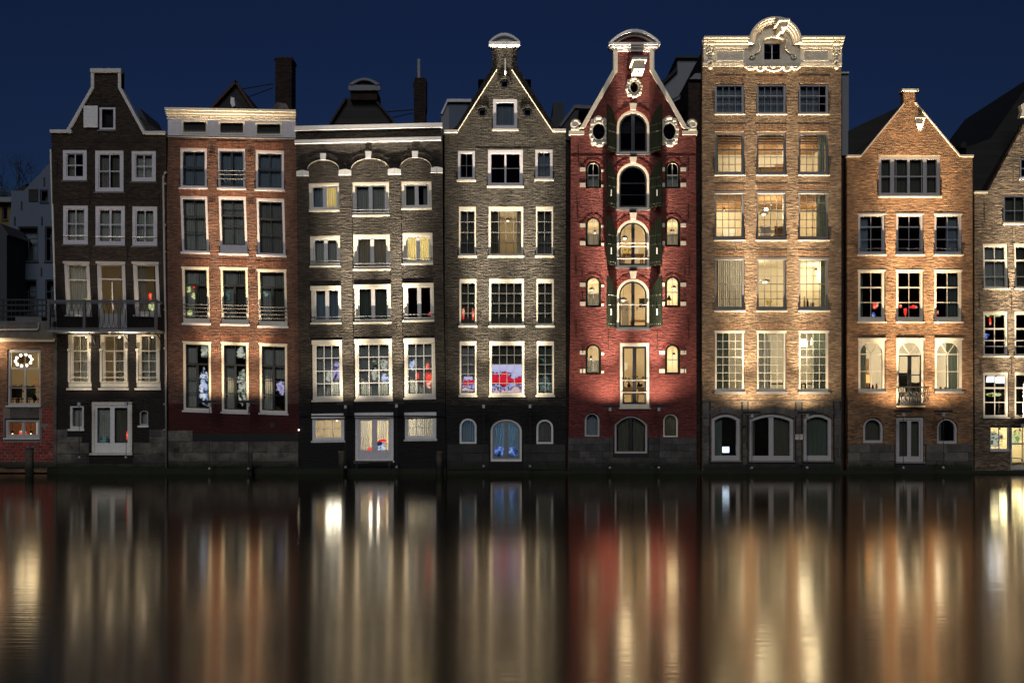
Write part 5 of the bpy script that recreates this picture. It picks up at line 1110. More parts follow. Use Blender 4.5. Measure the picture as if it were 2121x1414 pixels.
gl2 = N(nt, 'ShaderNodeBsdfGlossy'); c2_ = N(nt, 'ShaderNodeMath', operation='MULTIPLY'); c2_.inputs[1].default_value = 1.5; L(calm.outputs[0], c2_.inputs[0]); L(c2_.outputs[0], gl2.inputs['Roughness']); gl2.inputs['Color'].default_value = (1, 0.92, 0.80, 1); L(bp.outputs[0], gl2.inputs['Normal'])
m0 = N(nt, 'ShaderNodeMixShader'); m0.inputs[0].default_value = 0.3; L(gl.outputs[0], m0.inputs[1]); L(gl2.outputs[0], m0.inputs[2])
mx = N(nt, 'ShaderNodeMixShader'); L(fr.outputs[0], mx.inputs[0]); L(df.outputs[0], mx.inputs[1]); L(m0.outputs[0], mx.inputs[2])
L(mx.outputs[0], nt.nodes['Material Output'].inputs[0])
water = sheet('canal_water', -900, 900, -900, 3, 0.0, wm_)
M['earth'] = plain('dark_earth', (0.03, 0.028, 0.025), 0.95, 0.3, 1.0)
sheet('ground', -900, 900, 2.9, 1500, 0.3, M['earth'])
for a, b_ in ((106, 318), (318.6, 520), (520.6, 716), (716.6, 925)):
    o = MB().box(X(a), X(b_), -0.42, -0.001, -0.15, Z(969)).build('quay_ledge', M['oldwood']); o['kind'] = 'structure'
o = MB().box(X(925.6), X(2150), -0.16, -0.001, -0.3, Z(974)).build('wall_footing', M['blackstone']); o['kind'] = 'structure'

# mooring posts
GP = 'old wooden mooring posts along the house fronts'
def post(x0, x1, y0, y1, label, Y=-0.75):
    xc = X((x0 + x1) / 2, Y); r = (x1 - x0) / 100
    t = thing('mooring_post', label, 'mooring post', (xc, Y, -0.3), GP)
    MB().lathe(xc, Y, [(r * 1.02, -0.3), (r * .98, Z(y0 + 20, Y)), (r, Z(y0 + 4, Y))], 12).build('shaft', M['oldwood'], t, smooth=False)
    MB().lathe(xc, Y, [(r * 1.12, Z(y0 + 4, Y) + 0.001), (r * 1.05, Z(y0 + 1, Y)), (r * 0.7, Z(y0, Y))], 12).build('cap', M['oldwood'], t)
post(53, 69, 926, 999, 'tall mooring post standing free in the water before the red block wall', Y=-1.9)
post(512, 523, 934, 977, 'thin mooring post before the rubble plinth of the rust brick house')
post(701, 714, 934, 977, 'mooring post left of the lilac doors under the taupe house')
post(904, 916, 934, 977, 'mooring post at the right corner of the taupe house')
MB().lathe(X(1059, -.6), -.6, [(0.03, -0.3), (0.03, 0.4)], 6)

# ================================================================== floodlights
W1 = (1, 0.81, 0.60); W2 = (1, 0.75, 0.48); W3 = (1, 0.86, 0.66)
flood(183, 830, 'left floodlight bar over the water before the soot-black balcony house', 168, 198, foot=945, warm=W3, lo=.6, power=0.26, topy=200)
flood(278, 830, 'right floodlight bar over the water before the soot-black balcony house', 256, 288, foot=945, warm=W3, lo=.6, power=0.26, topy=200)
flood(447, 832, 'left of the two floodlight bars on the rust brick house', 427, 462, foot=968, warm=W2, hi=.6, lo=.9, mid=1.0, power=0.8, topy=226)
flood(526, 832, 'right of the two floodlight bars on the rust brick house', 506, 541, foot=968, warm=W2, hi=.6, lo=.9, mid=1.0, power=0.8, topy=226)
flood(723, 836, 'left of the two floodlight bars on the taupe arched house', 706, 737, foot=965, warm=W3, power=0.85, topy=260)
flood(826.5, 834, 'right of the two floodlight bars on the taupe arched house', 810, 841, foot=965, warm=W3, power=0.85, topy=260)
flood(1003, 835, 'floodlight bar left of the arched blue-lit doors', 987, 1020, foot=963, warm=W3, power=1.0, topy=80)
flood(1097, 835, 'floodlight bar right of the arched blue-lit doors', 1082, 1116, foot=963, warm=W3, power=1.0, topy=80)
flood(1259, 841, 'left floodlight bar before the red warehouse', 1243, 1277, foot=966, warm=W1, power=.95, lo=1.3, mid=1.1, hi=.85, topy=80)
flood(1358, 841, 'right floodlight bar before the red warehouse', 1343, 1378, foot=966, warm=W1, power=.95, lo=1.3, mid=1.1, hi=.85, topy=80)
flood(1547, 854, 'left floodlight bar under the buff mansion windows', 1530, 1563, foot=966, warm=(1, .79, .54), power=1.05, hi=.8, top=1.0, lo=1.2, topy=60)
flood(1659, 854, 'right floodlight bar under the buff mansion windows', 1642, 1676, foot=966, warm=(1, .79, .54), power=1.05, hi=.8, top=1.0, lo=1.2, topy=60)
flood(1854, 851.5, 'left floodlight bar before the amber gabled house', 1837, 1871, foot=966, warm=W2, power=1.0, lo=1.2, hi=.8, topy=200)
flood(1935, 851.5, 'right floodlight bar before the amber gabled house', 1918, 1952, foot=966, warm=W2, power=1.0, lo=1.2, hi=.8, topy=200)
flood(2095, 874, 'floodlight bar low on the khaki house at the right edge', 2080, 2110, foot=950, warm=W3, power=0.8, topy=230)
# lamp over the left bar house, in its eaves
t = thing('eaves_lamp', 'small lamp under the left end of the bar house eaves', 'lamp', (X(-8), -0.4, Z(708)))
MB().lathe(X(-8), -0.4, [(0.05, Z(711)), (0.09, Z(715))], 10).build('lamp_shade', M['black'], t); light('POINT', (X(-8), -0.45, Z(722)), 60 * FLOOD, W2, t, shadow_soft_size=0.05)
# lights on the balcony of the first house: under its slab and on its floor
t = thing('strip_light', 'strip light fixed beneath the iron balcony', 'lamp', (X(229), -0.5, Z(694)))
MB().box(X(150), X(320), -0.53, -0.47, Z(693.5), Z(691.2)).build('housing', M['black'], t)
for q in (165, 235, 305): light('POINT', (X(q), -0.42, Z(696)), 2.6 * FLOOD, W1, t, shadow_soft_size=0.04)
t = thing('strip_light', 'low strip light lying on the balcony floor', 'lamp', (X(229), -0.55, Z(686)))
MB().box(X(130), X(325), -0.60, -0.55, Z(686.3), Z(685)).build('housing', M['black'], t)
for q in (163, 229, 300):
    l = light('SPOT', (X(q), -0.45, Z(680)), 260 * FLOOD, W1, t, spot_size=R(60), spot_blend=1, shadow_soft_size=0.04); l.rotation_euler = Vector((0, 0.45, 3.2)).normalized().to_track_quat('-Z', 'Y').to_euler()

# ================================================================== lamps in the rooms
pendant(194, 576, 1.4, 'ceiling lamp between the balcony windows of the soot-black house', 7, ceil=540)
pendant(197, 728, 1.4, 'ceiling lamp inside the room under the iron balcony', 8, ceil=700)
pendant(700, 398, 1.2, 'lamp glowing behind the pale curtain at the top left of the taupe house', 20, (1, .85, .5), ceil=374, shade=.08)
pendant(817 - 35, 520, 2.6, 'lamp behind the curtains of the middle window, second storey of the taupe house', 5, ceil=484)
pendant(866, 505, 1.6, 'lamp behind the yellow curtain of the taupe house', 48, (1, .85, .5), ceil=480, shade=.08)
pendant(698, 870, 1.2, 'lamp in the low left room of the taupe house', 44, (1, .93, .82), ceil=852, shade=.1)
pendant(778, 865, 1.6, 'lamp behind the lilac garden doors', 60, (1, .93, .82), ceil=850, shade=.1)
pendant(850, 868, 1.2, 'lamp in the low right room of the taupe house', 40, (1, .93, .82), ceil=850, shade=.1)
pendant(1052, 448, 2.6, 'lamp behind the big pane of the grey gable house', 9, ceil=424)
pendant(1294, 493, 1.2, 'pendant lamp left in the third arched opening of the red warehouse', 34, ceil=446, shade=.16)
pendant(1392, 480, 2.6, 'lamp in the right small arch, third storey of the red warehouse', 30, ceil=446)
pendant(1232, 482, 2.6, 'lamp in the left small arch, third storey of the red warehouse', 22, ceil=446)
pendant(1291, 621, 1.3, 'wide pendant lamp in the lowest shuttered opening of the red warehouse', 48, ceil=569, shade=.17)
pendant(1396, 590, 3.0, 'lamp in the right small arch beneath the lowest shutters', 36, ceil=569)
pendant(1226, 600, 3.0, 'lamp in the left small arch beneath the lowest shutters', 28, ceil=569)
pendant(1262, 730, 2.0, 'lamp left behind the tall glazed door of the red warehouse', 50, ceil=706)
pendant(1224, 742, 1.4, 'small lamp glowing in the lowest left green arch window', 10, ceil=706, shade=.06)
pendant(1396, 735, 3.2, 'small lamp in the lowest right green arch window', 26, ceil=706, shade=.08)
for k, (a, b_) in enumerate(((1554, 290), (1642, 292))): pendant(a, b_, 2.2, ('left', 'right')[k] + ' ceiling lamp of the beamed room under the attic storey of the buff mansion', 58, (1, .85, .62), ceil=276, shade=.08)
pendant(1048, 872, 1.6, 'cool lamp glowing behind the arched blue-lit doors', 40, (.35, .75, 1), ceil=862, shade=.08)
for k, a in enumerate((1554, 1642)): pendant(a, 702, 1.8, ('left', 'right')[k] + ' added fill lamp hidden beside the middle window, lowest brick storey of the buff mansion', 15, (1, .85, .62), ceil=681, shade=.08)  # extra lamps put in to brighten this room
t = pendant(1597, 424, 1.0, 'dazzling bare lamp in the middle of the beamed dining room', 90, (1, .8, .52), ceil=399, shade=.05)
MB().ball((X(1597), 0.9, Z(426)), 0.085, n=10, m=6).build('globe', emit('dazzling_globe', (1, .9, .7), 25), t)
pendant(1582, 443, 1.6, 'grey cone pendant beside the dazzling lamp', 12, ceil=399, shade=.2)
pendant(1696, 425, 2.6, 'ceiling lamp at the right of the beamed dining room', 40, (1, .8, .52), ceil=399, shade=.06)
pendant(1500, 425, 2.8, 'ceiling lamp at the left of the beamed dining room', 40, (1, .8, .52), ceil=399, shade=.06)
pendant(1554, 556, 1.6, 'lamp left in the kitchen storey of the buff mansion', 62, (1, .84, .58), ceil=531)
pendant(1584, 583, 1.3, 'black cone lamp in the middle kitchen window of the buff mansion', 20, (1, .84, .58), ceil=531, shade=.24)
pendant(1690, 560, 2.9, 'lamp right in the kitchen storey of the buff mansion', 62, (1, .84, .58), ceil=531, shade=.08)
def shade_lamp(px, py, Y, label, w=.16, h=.3, ceil=681, s=9, col=(1, .85, .6), pw=14, name='drum_lamp', table=None):
    x, z = X(px, Y), Z(py); t = thing(name, label, 'lamp', (x, Y, z), 'lamps hanging inside the houses' if not table else None)
    MB().lathe(x, Y, [(w, z - h / 2), (w * .8, z + h / 2)], 14).build('lamp_shade', emit('glowing_shade', col, s), t, smooth=True)
    if table: MB().lathe(x, Y, [(.1, Z(table)), (.03, Z(table) + .04), (.02, z - h / 2)], 8).build('lamp_base', M['black'], t)
    else: MB().tube([(x, Y, z + h / 2), (x, Y, Z(ceil))], 0.006, 4).build('cord', M['black'], t)
    light('POINT', (x, Y - w - .12, z), pw * ROOMP, col, t, shadow_soft_size=.25); return t
shade_lamp(1665, 706, 1.2, 'left of two bright drum lampshades in the lowest brick storey of the buff mansion')
shade_lamp(1687, 702, 1.4, 'right of two bright drum lampshades in the lowest brick storey of the buff mansion')
shade_lamp(1796, 783, 0.75, 'orange glowing table lamp on the sill of the amber house', .11, .34, s=2.2, col=(1, .42, .12), pw=3, table=808, name='table_lamp')
shade_lamp(2053, 784, 0.8, 'left white glowing shade in the khaki house window', .2, .24, ceil=766, s=4, col=(.8, .85, 1), pw=5)
shade_lamp(2073, 785, 0.8, 'right white glowing shade in the khaki house window', .2, .28, ceil=766, s=4, col=(1, .9, .85), pw=5)
shade_lamp(1389, 870, 0.8, 'small dome lamp glowing in the right basement arch of the red warehouse', .10, .09, ceil=853, s=6, col=(1, .95, .7), pw=1)
pendant(1846, 738, 1.6, 'lamp left in the arched storey of the amber house', 42, (1, .82, .6), ceil=696)
pendant(1926, 738, 1.6, 'lamp right in the arched storey of the amber house', 42, (1, .82, .6), ceil=696)
pendant(2070, 890, 1.5, 'lamp in the small shop window at the right edge', 46, (1, .88, .55), ceil=880, shade=.06)
pendant(2112, 893, 2.6, 'lamp in the shop door at the right edge', 40, (1, .88, .55), ceil=880, shade=.06)
# chandelier of globes
x, z = X(49, .8), Z(744); t = thing('chandelier', 'ring chandelier with ten glowing globes in the bar window', 'chandelier', (x, .8, z))
for k in range(10):
    a = 2 * math.pi * (k + .3) / 10
    MB().ball((x + .34 * math.cos(a), .8 + .1 * math.sin(a), z + .24 * math.sin(a)), .062, n=8, m=6).build('globe', WBULB, t)
MB().tube([(x + .34 * math.cos(a), .82 + .1 * math.sin(a), z + .24 * math.sin(a)) for a in [k * .4 for k in range(16)]], .012, 5, closed=True).build('ring', M['iron'], t)
MB().tube([(x, .8, z + .24), (x, .8, Z(712))], .01, 5).build('cord', M['iron'], t); light('POINT', (x, 1.3, z), 32 * ROOMP, (1, .75, .45), t, shadow_soft_size=.5)
for k, (a, b_) in enumerate(((26, 897), (64, 897))): pendant(a, b_, 1.2, ('left', 'right')[k] + ' lamp in the cellar window of the bar house', 7, (1, .7, .4), ceil=870, shade=.07)

# ================================================================== things standing in the rooms
def chair(px, py_floor, Y, label, mat='timber', h=.85, w=.42):
    x, z = X(px, Y), Z(py_floor); t = thing('chair', label, 'chair', (x, Y, z), 'chairs inside the houses')
    for sx in (-1, 1):
        for sy in (-1, 1): MB().tube([(x + sx * w / 2, Y + sy * .18, z), (x + sx * w * .42, Y + sy * .16, z + .44)], .015, 5).build('leg', M['iron'], t)
    MB().box(x - w / 2, x + w / 2, Y - .2, Y + .2, z + .44, z + .48).build('seat', M[mat], t)
    MB().poly([[(x - w * .45, z + .5), (x + w * .45, z + .5), (x + w * .5, z + h), (x, z + h - .06), (x - w * .5, z + h)]], Y - .2, Y - .17).build('backrest', M[mat], t)
    return t
def table(px, py_floor, Y, label, w=1.2, mat='timber', h=.74):
    x, z = X(px, Y), Z(py_floor); t = thing('table', label, 'table', (x, Y, z))
    MB().box(x - w / 2, x + w / 2, Y - .4, Y + .4, z + h - .04, z + h).build('tabletop', M[mat], t)
    for sx in (-1, 1):
        for sy in (-1, 1): MB().box(x + sx * (w / 2 - .06) - .025, x + sx * (w / 2 - .06) + .025, Y + sy * .33 - .025, Y + sy * .33 + .025, z, z + h - .041).build('leg', M[mat], t)
    return t
LEAF = plain('houseplant_leaf', (0.06, 0.12, 0.03), .6, .3, 5, bump=0)
def vase(px, py, Y, label, s=.25, flower=None):
    x, z = X(px, Y), Z(py); t = thing('vase_of_flowers', label, 'vase', (x, Y, z))
    MB().lathe(x, Y, [(s * .2, z), (s * .34, z + s * .4), (s * .16, z + s * .8), (s * .2, z + s * .9)], 10).build('vase', M['green'] if not flower else M['white'], t, smooth=True)
    mb = MB(); 
    for k in range(12):
        a = random.random() * 6.3; r = s * random.uniform(.3, 1.0); p = (x + r * math.cos(a), Y + r * math.sin(a) * .5, z + s * random.uniform(1.2, 2.0)); mb.tube([(x, Y, z + s * .8), ((x + p[0]) / 2, (Y + p[1]) / 2, (z + s + p[2]) / 2 + .03), p], .006, 4)
        mb.ball(p, .035, .02, .05, n=6, m=4, lump=.3)
    mb.build('stems', flower or LEAF, t); return t
YEL = plain('yellow_petal', (.75, .6, .08), .6, .2, 4, bump=0)
table(1314, 838, 2.0, 'brown table behind the tall glazed door of the red warehouse', 1.3)
chair(1300, 838, 1.2, 'left wooden chair behind the tall glazed door', h=.8); chair(1330, 838, 1.2, 'right wooden chair behind the tall glazed door', h=.8)
vase(1303, 801, 1.9, 'leafy branches in a vase behind the left door leaf'); vase(1323, 801, 2.1, 'leafy branches in a vase near the door middle')
vase(1297, 530, 1.0, 'yellow flowers in the third arched opening of the red warehouse', .22, YEL); table(1310, 556, 1.3, 'small table with yellow flowers in the red warehouse', .9)
table(1325, 682, 1.6, 'low table in the lowest shuttered opening', .8, h=.5)
shade_b = thing('table_lamp', 'black shaded table lamp in the right green arch window', 'lamp', (X(1391), .7, Z(632))); MB().lathe(X(1391), .7, [(.11, Z(618)), (.03, Z(608))], 10).build('lamp_shade', M['black'], shade_b); MB().tube([(X(1391), .7, Z(632)), (X(1391), .7, Z(618))], .015, 5).build('lamp_base', M['black'], shade_b)
for k in range(5):
    px = 1287 + k * 11; y = 632 + 3 * math.sin(k)
    tag(pprism([(px, y), (px + 6, y + 1), (px + 3, y + 9)], .60, .602).build('pennant', M['white']), ['first', 'second', 'third', 'fourth', 'fifth'][k] + ' white paper pennant from the left behind the lowest arched opening', 'pennant', 'white pennants')
# dining room of the buff mansion
table(1604, 505, 1.3, 'dining table laid with white crockery in the beamed dining room', 1.7, 'white')
for k, px in enumerate((1583, 1612, 1622)): chair(px, 505, 0.8, ('left', 'middle', 'right')[k] + ' chair at the dining table of the buff mansion', 'timber' if k else 'white')
tag(MB().box(X(1510), X(1540), 2.4, 2.9, Z(505), Z(486)).build('sideboard', M['iron']), 'black sideboard under the left dining room window', 'sideboard')
tag(MB().box(X(1660), X(1710), 1.6, 2.1, Z(505), Z(489)).build('kitchen_counter', M['iron']), 'dark kitchen counter behind the right dining room window', 'counter')
tag(MB().box(X(1660), X(1671), 2.0, 2.5, Z(482), Z(462)).build('cupboard', M['greyp']), 'dark oven cupboard in the right dining room window', 'cupboard')
tag(MB().box(X(1665), X(1683), 3.6, 3.66, Z(360), Z(320)).build('picture', M['greyp']), 'grey panel on the back wall of the top beamed room', 'picture')
table(1597, 372, 1.4, 'table with bottles in the top beamed room', 1.2)
tag(MB().box(X(1650), X(1716), 1.2, 1.8, Z(655), Z(632)).build('kitchen_counter', M['iron']), 'black kitchen counter behind the right window, kitchen storey', 'counter')
tag(MB().box(X(1656), X(1671), 1.9, 2.5, Z(655), Z(590)).build('cupboard', M['iron']), 'tall black oven cupboard in the kitchen storey', 'cupboard')
for k, (px, hh) in enumerate(((1681, 24), (1688, 20), (1694, 12), (1699, 17))): tag(MB().lathe(X(px), 1.1, [(.045, Z(632)), (.045, Z(632 - hh * .6)), (.015, Z(632 - hh * .75)), (.015, Z(632 - hh))], 8).build('bottle', M[('timber', 'green', 'white', 'black')[k]]), ('tall brown', 'green', 'white', 'black')[k] + ' bottle on the kitchen counter of the buff mansion', 'bottle', 'bottles on the counter')
tag(MB().box(X(1573), X(1590), 3.0, 3.05, Z(655), Z(594)).build('room_door', M['black']), 'dark doorway behind the middle kitchen window', 'door'); tag(MB().box(X(1598), X(1608), 3.2, 3.25, Z(655), Z(590)).build('wardrobe', M['yellow']), 'ochre panel behind the middle kitchen window', 'panel')
vase(1593, 634, 1.0, 'small yellow flower pot on the middle kitchen window sill', .16, YEL)
tag(MB().box(X(1608), X(1626), 2.4, 2.45, Z(822), Z(700)).build('room_door', M['greyp']), 'grey door in the lowest brick storey of the buff mansion', 'door')
tag(MB().box(X(1573), X(1590), 3.4, 3.45, Z(790), Z(760)).build('picture', M['greyp']), 'framed picture in the lowest brick storey of the buff mansion', 'picture')
table(1600, 822, 1.2, 'cluttered table low in the middle window of the buff mansion', 1.3, 'iron', h=.6); table(1690, 822, 1.2, 'dark table in the right window under the drum lampshades', 1.2, 'iron', h=.6)
vase(1686, 792, 1.1, 'flowers on the table under the drum lampshades', .24, YEL)
t = thing('laptop', 'glowing laptop in the left basement window of the buff mansion', 'laptop', (X(1510), .7, Z(940)))
MB().box(X(1503), X(1517), .68, .69, Z(938), Z(926)).build('screen', emit('blue_white_screen', (.55, .7, 1), 5), t); MB().box(X(1503), X(1517), .5, .68, Z(939), Z(938.2)).build('keyboard', M['black'], t)
t = thing('green_led', 'tiny green exit light in the middle basement window', 'light', (X(1569), .6, Z(869))); MB().box(X(1568), X(1570), .6, .62, Z(870), Z(868)).build('diode', emit('green_diode', (.05, 1, .3), 6), t)
chair(1893, 846, 0.9, 'black armchair behind the balcony door of the amber house', 'black', h=1.15, w=.9)
tag(MB().box(X(1878), X(1903), 1.0, 1.06, Z(800), Z(770)).build('monitor', M['black']), 'black computer monitor behind the iron balconet', 'monitor')
for k, px in enumerate((1783, 1809, 1816, 1824)): tag(MB().lathe(X(px), .5, [(.04, Z(806)), (.05, Z(802)), (.03, Z(796 - 3 * (k % 2)))], 8).build('ornament', M[('blueplaster', 'redblock', 'redblock', 'timber')[k]]), ('blue', 'round red', 'second red', 'brown')[k] + ' ornament on the left sill of the amber house', 'ornament', 'ornaments on the sill')
for k, px in enumerate((1946, 1958, 1968, 1976)): tag(MB().ball((X(px), .5, Z(803)), .05, n=8, m=5, lump=.2).build('ornament', M[('white', 'yellow', 'redblock', 'redblock')[k]]), ('white', 'ochre', 'third red', 'fourth red')[k] + ' ornament on the right sill of the amber house', 'ornament', 'ornaments on the sill')
tag(MB().box(X(20), X(82), 2.2, 2.7, Z(800), Z(784)).build('bar_counter', M['timber']), 'orange wooden bar counter inside the bar window', 'bar counter')
tag(MB().box(X(20), X(80), 3.2, 3.3, Z(784), Z(766)).build('back_bar', M['redblock']), 'red back shelf inside the bar window', 'shelf')
for k, px in enumerate((28, 40, 66)): chair(px, 848, 1.0, ('left', 'middle', 'right')[k] + ' dark chair inside the bar window', 'black', h=1.05)
table(47, 848, 1.5, 'dark table inside the bar window', .8, 'black', h=.8); vase(72, 830, 0.8, 'green plant low in the bar window', .3)

def item(name, x0, y0, x1, y1, Y, mat, label, cat, d=.05):
    tag(MB().box(X(x0, Y), X(x1, Y), Y, Y + d, Z(y1), Z(y0)).build(name, M[mat]), label, cat)
item('fridge', 1312, 492, 1324, 556, 2.2, 'white', 'white tall fridge behind the third arched opening of the red warehouse', 'fridge', .6)
item('doorway', 1283, 500, 1291, 556, 3.5, 'greyp', 'grey doorway behind the third arched opening of the red warehouse', 'doorway')
item('doorway', 1288, 606, 1302, 684, 3.4, 'greyp', 'grey doorway left behind the lowest shuttered opening', 'doorway')
item('picture', 1324, 600, 1336, 620, 3.4, 'black', 'small dark picture right behind the lowest shuttered opening', 'picture')
item('kitchen_hood', 1288, 745, 1300, 762, 2.6, 'white', 'white extractor hood left behind the tall glazed door', 'extractor hood', .5)
item('picture', 1326, 790, 1331, 796, 3.4, 'black', 'tiny dark picture right behind the tall glazed door', 'picture')
item('picture', 1226, 600, 1240, 625, 3.4, 'timber', 'brown picture in the left green arch window beneath the lowest shutters', 'picture')
item('wardrobe', 1490, 318, 1506, 370, 3.4, 'greyrender', 'grey wardrobe left in the top beamed room', 'wardrobe')
item('picture', 1576, 315, 1594, 340, 3.6, 'black', 'black picture in the middle of the top beamed room', 'picture')
item('doorway', 1606, 300, 1622, 370, 3.6, 'timber', 'brown doorway right of the black picture in the top beamed room', 'doorway')
item('cupboard', 1498, 446, 1522, 470, 3.4, 'white', 'white cupboard on the back wall behind the left dining room window', 'cupboard')
item('doorway', 1606, 440, 1618, 500, 3.5, 'greyp', 'grey doorway behind the dining table', 'doorway')
item('picture', 1692, 450, 1704, 470, 3.4, 'timber', 'brown picture in the right dining room window', 'picture')
item('bookcase', 1784, 735, 1800, 806, 3.0, 'timber', 'brown bookcase behind the left arched window of the amber house', 'bookcase')
item('picture', 1946, 745, 1958, 765, 3.4, 'black', 'dark picture behind the right arched window of the amber house', 'picture')
item('stove', 150, 745, 164, 800, 2.0, 'black', 'black stove pipe cupboard under the iron balcony, left window', 'cupboard')
item('picture', 40, 726, 62, 742, 3.9, 'yellow', 'ochre picture behind the globe chandelier', 'picture')
# neon reflections in the glass, painted as glowing patches behind the panes
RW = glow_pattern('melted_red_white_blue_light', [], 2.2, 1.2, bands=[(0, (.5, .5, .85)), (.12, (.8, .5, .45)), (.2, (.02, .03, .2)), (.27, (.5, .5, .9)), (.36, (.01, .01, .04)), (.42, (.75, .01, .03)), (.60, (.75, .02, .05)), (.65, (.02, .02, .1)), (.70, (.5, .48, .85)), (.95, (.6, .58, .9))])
WB = glow_pattern('melted_white_blue_light', [(.02, .02, .04), (.35, .45, .75), (.8, .8, .9), (.1, .12, .2)], 2.6, 1.2)
WG = glow_pattern('melted_white_green_light', [(.02, .025, .02), (.4, .45, .35), (.8, .75, .65), (.2, .25, .2)], 3.0, .9)
RD = glow_pattern('melted_red_light', [(.02, .003, .003), (.9, .05, .03), (.9, .08, .05), (.9, .6, .4)], 2.5, 1.3)
LI = glow_pattern('melted_lilac_light', [(.03, .03, .06), (.35, .3, .6), (.6, .55, .8), (.2, .2, .4)], 3.0, 1.0)
BL = glow_pattern('melted_blue_light', [(.01, .01, .02), (.04, .09, .3), (.15, .25, .8), (.5, .65, .9)], 2.5, 1.0)
TE = glow_pattern('melted_teal_light', [(.01, .015, .015), (.02, .04, .04), (.12, .2, .2), (.35, .45, .4)], 2.2, .7)
GY = glow_pattern('melted_yellow_green_light', [(.03, .03, .0), (.5, .55, .15), (.9, .9, .5), (.3, .4, .1)], 3.5, 1.1)
BR = glow_pattern('bright_red_light', [(.9, .03, .02), (.95, .05, .03), (.9, .1, .06), (.9, .5, .35)], 2.5, 1.4)
def glow_patch(x0, y0, x1, y1, mat, label, Y=0.185, wob=.16, n=26, cat='light decoration'):  # the patches are painted reflections and glow, not decorations
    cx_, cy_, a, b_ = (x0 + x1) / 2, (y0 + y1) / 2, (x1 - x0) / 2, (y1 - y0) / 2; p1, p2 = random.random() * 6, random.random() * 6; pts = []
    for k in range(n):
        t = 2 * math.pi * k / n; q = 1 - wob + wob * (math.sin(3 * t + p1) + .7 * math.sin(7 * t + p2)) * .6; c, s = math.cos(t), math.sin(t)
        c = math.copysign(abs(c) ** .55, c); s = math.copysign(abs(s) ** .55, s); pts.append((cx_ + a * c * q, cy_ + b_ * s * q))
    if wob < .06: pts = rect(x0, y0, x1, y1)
    return tag(pprism(pts, Y, Y + .006).build('painted_glow', mat), label, cat, 'painted coloured reflections and glow behind the panes')
glow_patch(409, 751, 432, 846, WB, 'pale blue-white rippled light in the left ground window of the rust house')
glow_patch(410, 713, 433, 746, WG, 'white swirl of light in the top pane, left ground window of the rust house')
glow_patch(488, 753, 511, 846, WG, 'grey-white rippled light in the middle ground window of the rust house')
glow_patch(486, 716, 511, 745, WG, 'crumpled white light above the middle ground window of the rust house')
glow_patch(569, 787, 591, 820, LI, 'lilac square of light in the right ground window of the rust house', wob=.05)
glow_patch(384, 590, 393, 606, GY, 'upper yellow sparkle of light in the railed window of the rust house'); glow_patch(393, 602, 406, 622, GY, 'lower yellow sparkle of light in the railed window of the rust house')
glow_patch(395, 591, 404, 597, BR, 'red spot of light in the railed window of the rust house'); glow_patch(384, 641, 398, 655, GY, 'green glint at the foot of the left railed window')
glow_patch(462, 600, 476, 625, TE, 'dull blue glint in the middle railed window'); glow_patch(541, 600, 556, 616, TE, 'dull blue glint in the right railed window')
glow_patch(687, 744, 705, 796, LI, 'lilac streaks of light, left grid window of the taupe house'); glow_patch(671, 766, 687, 794, WG, 'pale green light, left grid window of the taupe house')
glow_patch(765, 742, 783, 792, WG, 'marbled white light, middle grid window of the taupe house'); glow_patch(783, 738, 806, 770, WG, 'green-white marbled light at the right of the middle grid window', wob=.22); glow_patch(785, 770, 807, 792, WB, 'fan of white light low in the middle grid window')
glow_patch(846, 738, 860, 768, WB, 'blue-white marbled light, right grid window of the taupe house'); glow_patch(879, 765, 897, 806, BR, 'large red-orange glow in the right grid window of the taupe house', wob=.2); glow_patch(881, 750, 889, 766, BR, 'small red glow above the large one in the right grid window'); glow_patch(862, 769, 867, 788, BR, 'narrow red glow in the right grid window of the taupe house')
glow_patch(884, 643, 897, 655, BR, 'red scribble of light in the top right railed window of the taupe house', wob=.35)
glow_patch(761, 911, 803, 935, WB, 'white blurred shape of light behind the right lilac door'); glow_patch(758, 925, 772, 936, BR, 'red streak of light low behind the lilac doors'); glow_patch(782, 909, 803, 916, BR, 'red streak of light above the white one behind the lilac doors')
glow_patch(1018, 755, 1082, 815, RW, 'large red, white and blue melted light in the middle window of the grey gable house', wob=.03); glow_patch(955, 778, 985, 812, RW, 'red and white melted light in the narrow left window of the grey gable house')
glow_patch(1115, 740, 1130, 755, TE, 'pale glint in the narrow right window of the grey gable house'); glow_patch(1114, 775, 1144, 812, TE, 'teal shimmer low in the narrow right window of the grey gable house')
glow_patch(956, 630, 963, 666, BR, 'left thin red arc of light in the narrow window of the grey gable house', wob=.3); glow_patch(976, 630, 983, 666, BR, 'right thin red arc of light in the narrow window of the grey gable house', wob=.3)
glow_patch(1021, 922, 1046, 948, BL, 'left blue flame of light behind the arched doors', Y=.185); glow_patch(1051, 922, 1076, 948, BL, 'right blue flame of light behind the arched doors', Y=.185)
glow_patch(303, 600, 313, 624, BR, 'red glow in the right balcony window of the soot-black house', wob=.3); glow_patch(303, 622, 321, 646, GY, 'yellow glow under the red one in the right balcony window'); glow_patch(168, 615, 180, 627, GY, 'small yellow glint in the left balcony window')
glow_patch(201, 901, 225, 919, TE, 'pale blue ripple of light behind the left white door', Y=.185); glow_patch(256, 889, 263, 915, BR, 'thin red glint behind the right white door', Y=.185, wob=.3)
glow_patch(1806, 622, 1826, 640, BR, 'red glow in the left window, first storey of the amber house', wob=.3); glow_patch(1808, 645, 1817, 656, BL, 'small blue glow in the left window, first storey of the amber house')
